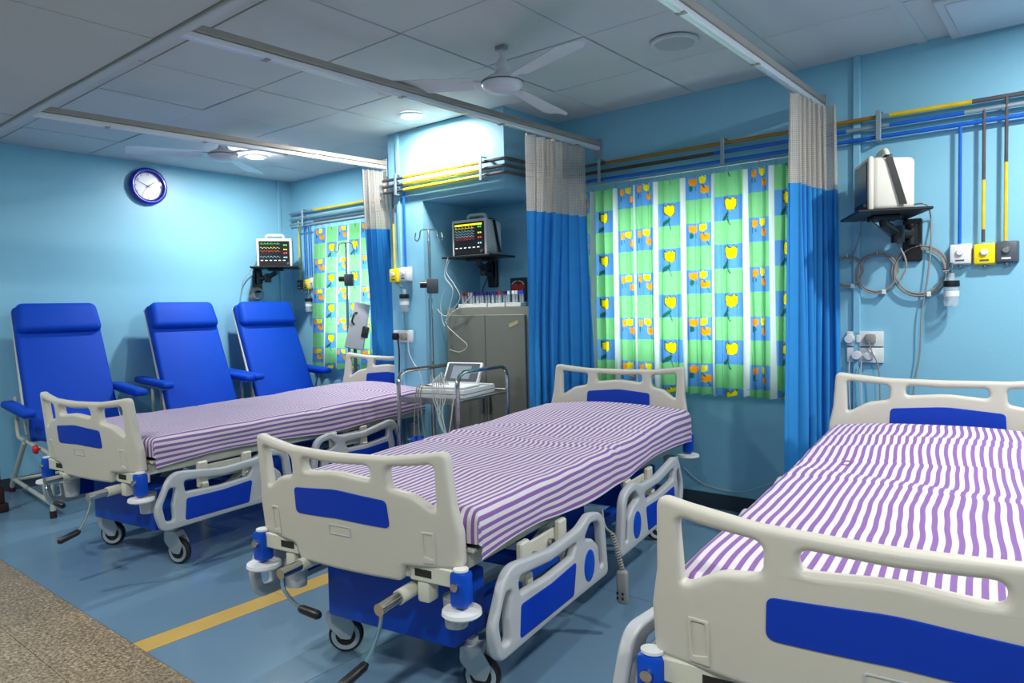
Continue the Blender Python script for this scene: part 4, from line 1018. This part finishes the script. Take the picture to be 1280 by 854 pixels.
shelf(m2, r2, (onY(618, 345, YB).x, YB, 1.52), (0, -1, 0), 'black wall shelf under the monitor in the recess'); monitor(m2 + Vector((0, 0, 0.001)), r2, 'cream patient monitor with yellow trace above the grey cabinet', 'bright')
p1 = onY(345, 335, 3.72); m1 = Vector((p1.x, 3.72, 1.655)); r1 = math.radians(52)
shelf(m1, r1, (XL, 3.66, 1.56), (1, 0, 0), 'black wall shelf under the monitor in the far left corner'); monitor(m1 + Vector((0, 0, 0.001)), r1, 'white patient monitor above the far corner chair', 'dim')

# ================================================================ CABINET, RACKS, TUBES
t = thing('steel_cabinet', 'grey steel two-door cabinet in the recess beside the middle curtain', 'cabinet', (-3.19, 3.83, 0))
MB().rbox(-0.375, 0.375, -0.19, 0.2, 0.0, 1.24, 0.006, 2).build('body', CABIN, t)
for s_ in (-1, 1):
    a, b_ = (-0.345, -0.0015) if s_ < 0 else (0.0015, 0.345)
    dr = MB().rbox(a, b_, -0.205, -0.188, 0.06, 1.19, 0.004, 1).build('door', CABIN, t)
    MB().rbox(s_ * 0.03 - 0.008, s_ * 0.03 + 0.008, -0.228, -0.204, 0.52, 0.66, 0.004, 1).build('door_handle', STEEL, dr)
MB().box(0.21, 0.29, -0.2068, -0.2052, 1.115, 1.14, Matrix.Translation((0.25, 0, 1.13)) @ Matrix.Rotation(-0.35, 4, 'Y') @ Matrix.Translation((-0.25, 0, -1.13))).build('tape_label', mat('old_tape', srgb(170, 160, 120), 0.6), t, smooth=False)
def rack(x0, x1, label):
    t = thing('tube_rack', label, 'rack', ((x0 + x1) / 2, 3.73, 1.24), 0, 'sample tube racks'); w = (x1 - x0) / 2
    MB().rbox(-w, w, -0.03, 0.03, 0, 0.022, 0.003, 1).build('base', WHITEP, t)
    MB().rbox(-w, w, -0.03, 0.03, 0.022, 0.028, 0.002, 1).build('top_plate', WHITEP, t)
    return t
RX = [(-3.505, -3.235), (-3.225, -3.075), (-3.065, -2.935)]
rack(*RX[0], 'long white rack of sample tubes at the left of the cabinet top'); rack(*RX[1], 'white rack of red and violet capped tubes in the middle of the cabinet top'); rack(*RX[2], 'short white rack of clear and blue capped tubes by the curtain')
capm = {'red': RED, 'violet': VIOLET, 'clear': WHITEP, 'blue': BCAP}
body_me = MB().lathe([(0.0, 0.029), (0.0075, 0.031), (0.008, 0.04), (0.008, 0.086), (0, 0.086)], 10).mesh('glass'); body_me.materials.append(CLEAR)
cap_me = {}
for k, m in capm.items():
    me = MB().lathe([(0, 0.084), (0.0095, 0.084), (0.0095, 0.106), (0.0085, 0.108), (0, 0.108)], 10).mesh('cap'); me.materials.append(m); cap_me[k] = me
ORD = ['first', 'second', 'third', 'fourth', 'fifth', 'sixth', 'seventh', 'eighth', 'ninth', 'tenth', 'eleventh', 'twelfth', 'thirteenth']
seq = [['clear', 'red', 'red', 'clear', 'red', 'clear', 'violet', 'violet', 'violet', 'violet', 'violet', 'violet', 'violet'], ['violet', 'violet', 'violet', 'red', 'red', 'violet', 'violet'], ['clear', 'clear', 'clear', 'clear', 'blue', 'blue']]
where = ['long rack on the cabinet', 'middle rack on the cabinet', 'short rack by the curtain']
for r_, ks in enumerate(seq):
    a, b_ = RX[r_]
    for i, kd in enumerate(ks):
        x = a + (i + 0.5) * (b_ - a) / len(ks)
        t = thing('sample_tube', '%s sample tube, %s from the left in the %s' % (kd + '-capped' if kd != 'clear' else 'white-capped', ORD[i], where[r_]), 'tube', (x, 3.73 + rnd.uniform(-0.012, 0.012), 1.24), 0, 'sample tubes in the racks')
        link('glass', body_me, t); link('cap', cap_me[kd], t)
# red heart picture on the wall behind
hp = onY(648, 362, YB - 0.012)
t = thing('heart_picture', 'small dark framed picture of a red heart on the recess wall', 'picture', (hp.x, YB, hp.z))
MB().rbox(-0.075, 0.075, -0.014, 0, -0.085, 0.085, 0.004, 1).build('frame', BLACK, t)
hs = [(0.062 * (math.sin(q) ** 3), 0.005 + 0.0036 * (13 * math.cos(q) - 5 * math.cos(2 * q) - 2 * math.cos(3 * q) - math.cos(4 * q))) for q in [k * PI / 18 for k in range(36)]]
remap(plate(hs, (), 0.006, 0.002), lambda x, y, z: (x, y - 0.016, z)).build('heart', RED, t)
for s_ in (-1, 1):
    MB().tube([(s_ * (0.008 + 0.045 * math.sin(q)), -0.0175, 0.035 + 0.026 * math.cos(q)) for q in [k * PI / 14 for k in range(8)]], 0.0045, 6).build('arc_band', WHITEP, t)

# ================================================================ STANDS
def iv_stand(x, y, h, ang, label, zc):
    t = thing('iv_stand', label, 'drip stand', (x, y, 0), ang, 'drip stands')
    MB().lathe([(0, 0), (0.11, 0), (0.112, 0.012), (0.03, 0.03), (0.02, 0.045), (0, 0.045)], 24).build('base', STEEL, t)
    MB().cyl((0, 0, 0.04), (0, 0, h * 0.74), 0.0145, 14).build('lower_tube', CHROME, t)
    MB().cyl((0, 0, h * 0.72), (0, 0, h), 0.0095, 12).build('upper_tube', CHROME, t)
    MB().tube(smooth_path([(-0.085, 0, h - 0.02), (-0.09, 0, h - 0.06), (-0.075, 0, h - 0.075), (-0.06, 0, h - 0.05), (-0.05, 0, h - 0.005), (0, 0, h), (0.05, 0, h - 0.005), (0.06, 0, h - 0.05), (0.075, 0, h - 0.075), (0.09, 0, h - 0.06), (0.085, 0, h - 0.02)], 5), 0.0042, 8).build('hook', CHROME, t)
    MB().rbox(-0.02, 0.055, -0.028, 0.028, zc - 0.05, zc + 0.05, 0.008, 2).build('clamp', GREYP, t)
    MB().cyl((-0.065, 0, zc + 0.01), (-0.02, 0, zc + 0.01), 0.022, 12).build('clamp_knob', BLACK, t)
    return t
a_ = onY(537.5, 360, 3.36); iv_stand(a_.x, 3.36, 1.765, 0.75, 'chrome drip stand with double hook in front of the column', 1.39)

a_ = onY(434, 360, 3.74); iv_stand(a_.x, 3.74, 1.80, 0.75, 'chrome drip stand with double hook in front of the far tulip curtain', onY(437, 350, 3.74).z)
# swivel display seen from behind
a_ = onY(444, 440, 3.60)
t = thing('display_stand', 'grey tilted display unit on a stand behind the far headboard', 'display', (a_.x, 3.60, 0), math.radians(42))
MB().lathe([(0, 0), (0.1, 0), (0.1, 0.015), (0.02, 0.03), (0, 0.03)], 20).build('base', GREYP, t)
MB().cyl((0, 0, 0.02), (0, 0, 0.95), 0.014, 12).build('pole', GREYP, t)
Ms = Matrix.Translation((0, -0.03, 0.935)) @ Matrix.Rotation(0.2, 4, 'Y') @ Matrix.Rotation(-0.15, 4, 'X')
MB().rbox(-0.08, 0.07, -0.03, 0.02, 0.0, 0.37, 0.01, 2, Ms, taper=lambda c: Vector((c.x * (1 - 0.5 * c.z), c.y, c.z))).build('housing', ABSG, t)
MB().tube([Ms @ Vector(p) for p in smooth_path([(-0.035, -0.032, 0.19), (-0.05, -0.06, 0.21), (-0.045, -0.06, 0.27), (-0.03, -0.032, 0.285)], 4)], 0.007, 8).build('handle', BLACK, t)
MB().add(*(lambda q: (q.v, q.f))(MB().rbox(0.035, 0.085, -0.05, 0.03, 0.1, 0.19, 0.012, 2)), Ms).build('swivel_joint', BLACK, t)

# ================================================================ TROLLEY WITH ECG RECORDER
TR = (-3.07, 3.19, 0); TA = math.radians(9)
t = thing('trolley', 'chrome two-shelf instrument trolley between the far and middle beds', 'trolley', TR, TA)
for s_ in (-1, 1):
    x = s_ * 0.215
    MB().tube(bendpath([(x, -0.28, 0.08), (x, -0.28, 0.865), (x, 0.28, 0.865), (x, 0.28, 0.08)], 0.09, 8), 0.0125, 10).build('side_frame', CHROME, t)
    for y in (-0.28, 0.28):
        fk = MB().cyl((x, y, 0.055), (x, y, 0.09), 0.016, 10).rbox(x - 0.014, x + 0.014, y - 0.02, y + 0.02, 0.03, 0.06, 0.004, 1).build('caster', STEEL, t)
        MB().lathe([(0.0, -0.01), (0.028, -0.01), (0.03, 0), (0.028, 0.01), (0, 0.01)], 16, Matrix.Translation((x, y + 0.012, 0.03)) @ Matrix.Rotation(PI / 2, 4, 'Y')).build('wheel', RUBBER, fk)
for z, nm in ((0.70, 'top_shelf'), (0.27, 'lower_shelf')):
    MB().rbox(-0.205, 0.205, -0.275, 0.275, z - 0.012, z, 0.003, 1).rbox(-0.21, 0.21, -0.285, -0.272, z - 0.02, z + 0.018, 0.003, 1).rbox(-0.21, 0.21, 0.272, 0.285, z - 0.02, z + 0.018, 0.003, 1).build(nm, STEEL, t)
TM = Matrix.Translation(TR) @ Matrix.Rotation(TA, 4, 'Z')
def tw(x, y, z): return TM @ Vector((x, y, z))
e = thing('ecg_recorder', 'white tabletop recorder with raised screen on the chrome trolley', 'recorder', tw(0.0, 0.02, 0.70), TA + math.radians(4))
MB().rbox(-0.17, 0.17, -0.2, 0.2, 0.0, 0.055, 0.012, 2).build('base', WHITEP, e)
MB().rbox(-0.172, 0.172, -0.202, 0.202, 0.024, 0.028, 0.001, 1).build('seam', GREYP, e)
MB().rbox(-0.16, 0.16, -0.19, 0.02, 0.055, 0.07, 0.008, 2).build('keyboard', WHITEP, e)
Ml = Matrix.Translation((0, 0.05, 0.06)) @ Matrix.Rotation(-0.55, 4, 'X')
MB().rbox(-0.13, 0.13, -0.012, 0.012, 0.0, 0.15, 0.008, 2, Ml).build('screen_frame', WHITEP, e)
sc = MB().rbox(-0.115, 0.115, -0.015, -0.011, 0.012, 0.14, 0.002, 1, Ml).build('screen_glass', GREYP, e)
MB().box(-0.075, 0.06, -0.0165, -0.0152, 0.03, 0.12, Ml).build('screen', SCREENB, sc, smooth=False)
# hanging leads
t = thing('ecg_leads', 'grey lead cables with blue suction bulbs hanging from the trolley', 'leads', tw(0.0, -0.3, 0.70), TA)
for k in range(3):
    x = -0.06 + k * 0.018
    MB().tube(smooth_path([(x + 0.03, 0.06, 0.08), (x + 0.01, -0.0, 0.09), (x, -0.015, 0.02), (x - 0.01 + 0.012 * k, -0.02, -0.12), (x - 0.012 + 0.02 * k, -0.02, -0.22)], 6), 0.0035, 6).build('lead', CABLE, t)
for (dx, dz, r_) in ((-0.075, -0.235, 0.024), (-0.03, -0.225, 0.022), (-0.05, -0.255, 0.022), (-0.005, -0.235, 0.015)):
    MB().lathe([(0, -r_), (r_ * 0.7, -r_ * 0.7), (r_, 0), (r_ * 0.75, r_ * 0.7), (r_ * 0.4, r_), (0, r_ * 1.1)], 16, Matrix.Translation((dx, -0.02, dz))).build('suction_bulb', BLUEM, t)
for (dx, dz) in ((-0.12, -0.235), (-0.105, -0.25)):
    MB().cyl((dx, -0.02, dz), (dx + 0.035, -0.02, dz + 0.004), 0.007, 8).build('electrode_cup', CHROME, t)
for k in range(6):
    x = 0.09 + 0.012 * k
    MB().tube(smooth_path([(x - 0.04, 0.08, 0.09), (x - 0.03, 0.0, 0.12 + 0.01 * k), (x - 0.02 + 0.005 * k, -0.02, 0.02), (0.12 + 0.02 * math.sin(k * 2), -0.022, -0.1), (0.15 + 0.004 * k, -0.02, -0.2)], 6), 0.0028, 6).build('lead', CABLEW, t)
MB().rbox(0.13, 0.185, -0.036, -0.008, -0.27, -0.195, 0.006, 2, Matrix.Translation((0.157, 0, -0.23)) @ Matrix.Rotation(0.45, 4, 'Y') @ Matrix.Translation((-0.157, 0, 0.23))).build('lead_junction', ABSG, t)
MB().tube(smooth_path([(0.17, -0.02, -0.2), (0.2, -0.03, -0.1), (0.23, -0.035, 0.06), (0.25, -0.03, 0.17)], 6), 0.0035, 6).build('lead', CABLEW, t)
o = MB().rbox(-0.17, 0.17, -0.2, 0.2, 0.0, 0.07, 0.006, 1).build('wooden_box', ORANGE); o.location = tw(0, 0, 0.271); o.rotation_euler = (0, 0, TA)
tag(o, 'orange brown wooden box on the lower shelf of the chrome trolley', 'box')

# ================================================================ SMALL THINGS
c2, th2 = Vector(BED_AT[1][0]), math.radians(BED_AT[1][1])
B2M = Matrix.Translation(c2) @ Matrix.Rotation(th2, 4, 'Z')
def b2(x, y, z): return B2M @ Vector((x, y, z))
hs_ = b2(0.55, -0.235, 0.115)
t = thing('hand_control', 'grey pendant hand control hanging between the side rails of the middle bed', 'hand control', hs_, th2)
MB().rbox(-0.022, 0.022, -0.014, 0.014, 0.0, 0.13, 0.012, 3).build('grip', mat('pendant_grey', srgb(140, 142, 140), 0.45), t)
for i in (-1, 1):
    for k in (0, 1): MB().rbox(-0.0255, -0.019, -0.0, 0.009, 0.02, 0.03, 0.002, 1, Matrix.Rotation(PI / 2, 4, 'Z') @ Matrix.Translation((0.008, i * 0.01, k * 0.018))).build('button', BLACK, t)
hel = []
for k in range(140):
    q = k / 139; pth = Vector((0, 0, 0.13)).lerp(Vector((-0.03, -0.02, 0.27)), q); a = q * 2 * PI * 14
    hel.append(pth + Vector((math.cos(a) * 0.008, math.sin(a) * 0.008, 0)))
MB().tube(hel, 0.0032, 5).tube(smooth_path([(-0.03, -0.02, 0.27), (-0.05, -0.04, 0.3), (-0.1, 0.05, 0.33)], 4), 0.004, 6).build('coiled_cord', CABLE, t)
# wall cables
def onback(lst, off=0.012):
    return [onY(px, py, YB - off) for px, py in lst]
cable('wall_wire', onback([(855, 585), (880, 605), (925, 615), (968, 603), (985, 598)], 0.014), 0.003, CABLEW, 'thin white wire sagging along the wall under the large window')
def coil(px, py, r, turns, label, hook=True):
    c_ = onY(px, py, YB - 0.02); t = thing('cable_coil', label, 'cable', c_, 0, 'coiled monitor cables'); c_ = Vector((0, 0, 0))
    pts = []
    n = 26 * turns
    for k in range(n):
        a = k / 26 * 2 * PI; rr = r * (1 + 0.07 * math.sin(k * 0.21)); pts.append((rr * math.cos(a) + 0.006 * math.sin(k * 0.13), -0.004 - 0.012 * (k % 26 > 13) * 0.5 - 0.004 * math.sin(k * 0.11), rr * 1.02 * math.sin(a)))
    MB().tube(pts, 0.0042, 6).build('loop', CABLE, t)
    MB().tube([(0, 0.018, r + 0.012), (0, -0.02, r + 0.006), (0, -0.022, r + 0.02)], 0.004, 6).build('hook', STEEL, t)
    MB().rbox(-0.006 + 0.3 * r, 0.012 + 0.3 * r, -0.02, 0.006, -r - 0.012, -r + 0.012, 0.002, 1).build('tie', WHITEP, t)
coil(1151, 339, 0.115, 4, 'large loop of grey cable hung on the wall left of the white gas outlet'); coil(1097, 342, 0.095, 3, 'loop of grey cable hung below the right-hand monitor shelf'); coil(1060, 340, 0.075, 3, 'loop of grey cable half hidden beside the right curtain')
cable('monitor_cable', [m3 + Vector((0.10, 0.03, 0.03)), m3 + Vector((0.18, -0.05, 0.02))] + onback([(1163, 268), (1164, 300), (1160, 345), (1152, 392), (1150, 440), (1143, 480), (1140, 520)], 0.03), 0.004, CABLE, 'long grey cable running down from the right-hand monitor behind the headboard')
cable('sensor_cable', [m3 + Vector((-0.05, -0.03, -0.04))] + onback([(1100, 285), (1122, 305), (1133, 330), (1126, 350)], 0.05), 0.005, CABLE, 'thick grey cable looping from the right-hand shelf into the coils')
cable('probe_cable', [m3 + Vector((-0.1, -0.02, -0.03))] + onback([(1075, 292), (1067, 318), (1062, 330)], 0.04), 0.003, CABLE, 'thin grey cable hanging from the left of the right-hand shelf')
for k, (px, lab) in enumerate(((1062, 'leftmost cord hanging from the lower right-hand socket plate'), (1077, 'middle cord hanging from the lower right-hand socket plate'))):
    cable('power_cord', onback([(px, 452), (px - 1, 465), (px, 500), (px + 2, 530)], 0.045), 0.003, CABLEW, lab)
cable('power_cord', onback([(1086, 428), (1090, 440), (1098, 460), (1100, 500), (1099, 530)], 0.055), 0.0035, CABLE, 'grey cord hanging from the plug of the upper right-hand socket plate')
def oncol(lst, y=3.42): return [onY(px, py, y) for px, py in lst]
cable('power_cord', oncol([(497, 424), (499, 440), (499, 470), (500, 500)], 3.41), 0.006, CABLEK, 'black cord hanging from the black plug on the column')
cable('power_cord', oncol([(510, 424), (511, 440), (516, 452), (524, 465), (528, 480)], 3.41), 0.003, CABLEW, 'pale cord hanging from the grey plug on the column')
# loose white leads in the recess
def onrec(lst, y): return [onY(px, py, y) for px, py in lst]
L1 = [(560, 322), (556, 345), (566, 362), (562, 385), (558, 405), (572, 420), (584, 432), (575, 440), (562, 437)]
cable('ecg_wire', onrec(L1, 3.58), 0.0026, CABLEW, 'white lead looping in front of the grey cabinet')
cable('ecg_wire', onrec([(562, 325), (558, 340), (568, 356), (575, 372), (566, 388), (556, 404)], 3.57), 0.0022, CABLEW, 'white lead hanging from the left of the recess monitor shelf')
cable('ecg_wire', onrec([(541, 372), (548, 388), (556, 395), (566, 390), (580, 380), (590, 368)], 3.59), 0.0026, CABLEW, 'white lead strung from the drip stand to the tube racks')
cable('ecg_wire', onrec([(556, 362), (551, 380), (553, 400), (556, 408)], 3.56), 0.0022, CABLEW, 'short white lead beside the cabinet edge')
cable('black_cable', [m2 + Vector((0.05, 0.08, 0.0))] + onback([(610, 345), (604, 360), (602, 374)], 0.03), 0.004, CABLEK, 'black cord hanging below the recess monitor')
cable('grey_cable', [m1 + Vector((-0.1, -0.06, 0.12))] + [onX(px, py, XL + 0.05) for px, py in ((312, 340), (304, 352), (301, 368))], 0.004, CABLE, 'grey cord hanging left of the far corner monitor')
t = thing('cable_bundle', 'grey coiled cable bundle below the far corner monitor', 'cable', onX(322, 368, XL + 0.06))
for k in range(4):
    r_ = 0.06 - 0.006 * k
    MB().tube([(0.01 * k - 0.015, r_ * 1.2 * math.cos(q), r_ * math.sin(q)) for q in [i * PI / 10 for i in range(20)]], 0.006, 6, closed=True).build('loop', CABLE, t)
# wooden step stool and the foot of an unseen stand at the left edge
sp_ = onZ(121, 640, 0)
t = thing('step_stool', 'brown wooden step stool between the first recliner and the far bed', 'stool', (-4.635, sp_.y + 0.22, 0), math.radians(8))
MB().rbox(-0.2, 0.2, -0.14, 0.14, 0.18, 0.205, 0.004, 1).build('step', WOOD, t)
MB().box(-0.2, 0.2, -0.138, -0.12, 0.14, 0.18).build('apron', WOOD, t, smooth=False)
for x in (-0.18, 0.18):
    for y in (-0.12, 0.12):
        MB().rbox(x - 0.018, x + 0.018, y - 0.018, y + 0.018, 0.02, 0.18, 0.003, 1).build('leg', WOOD, t); MB().rbox(x - 0.022, x + 0.022, y - 0.022, y + 0.022, 0, 0.03, 0.004, 1).build('foot_cap', BROWNCAP, t)
sp_ = onZ(-6, 642, 0)
t = thing('stand_foot', 'dark brown rubber-tipped stand foot at the left edge of the picture', 'stand', (sp_.x, sp_.y + 0.02, 0))
MB().tube([(0, 0, 0.05), (0, 0, 0.75)], 0.018, 10).build('post', BROWNCAP, t)
MB().rbox(-0.03, 0.03, -0.05, 0.05, 0.0, 0.06, 0.01, 2).build('rubber_foot', BROWNCAP, t)
MB().rbox(-0.03, 0.03, -0.03, 0.03, 0.06, 0.17, 0.01, 2).build('sleeve', BROWNCAP, t)
o = MB().lathe([(0, 0), (0.006, 0), (0.006, 0.02), (0.028, 0.024), (0.03, 0.035), (0.02, 0.05), (0, 0.05)], 14).build('knob', RED); 
o.location = (-5.0, 1.64, 0.40); o.rotation_euler = (PI / 2, 0, 0)
o.name = 'recline_knob'; o.parent = ch0; o.location = (0.3, -0.3, 0.41)
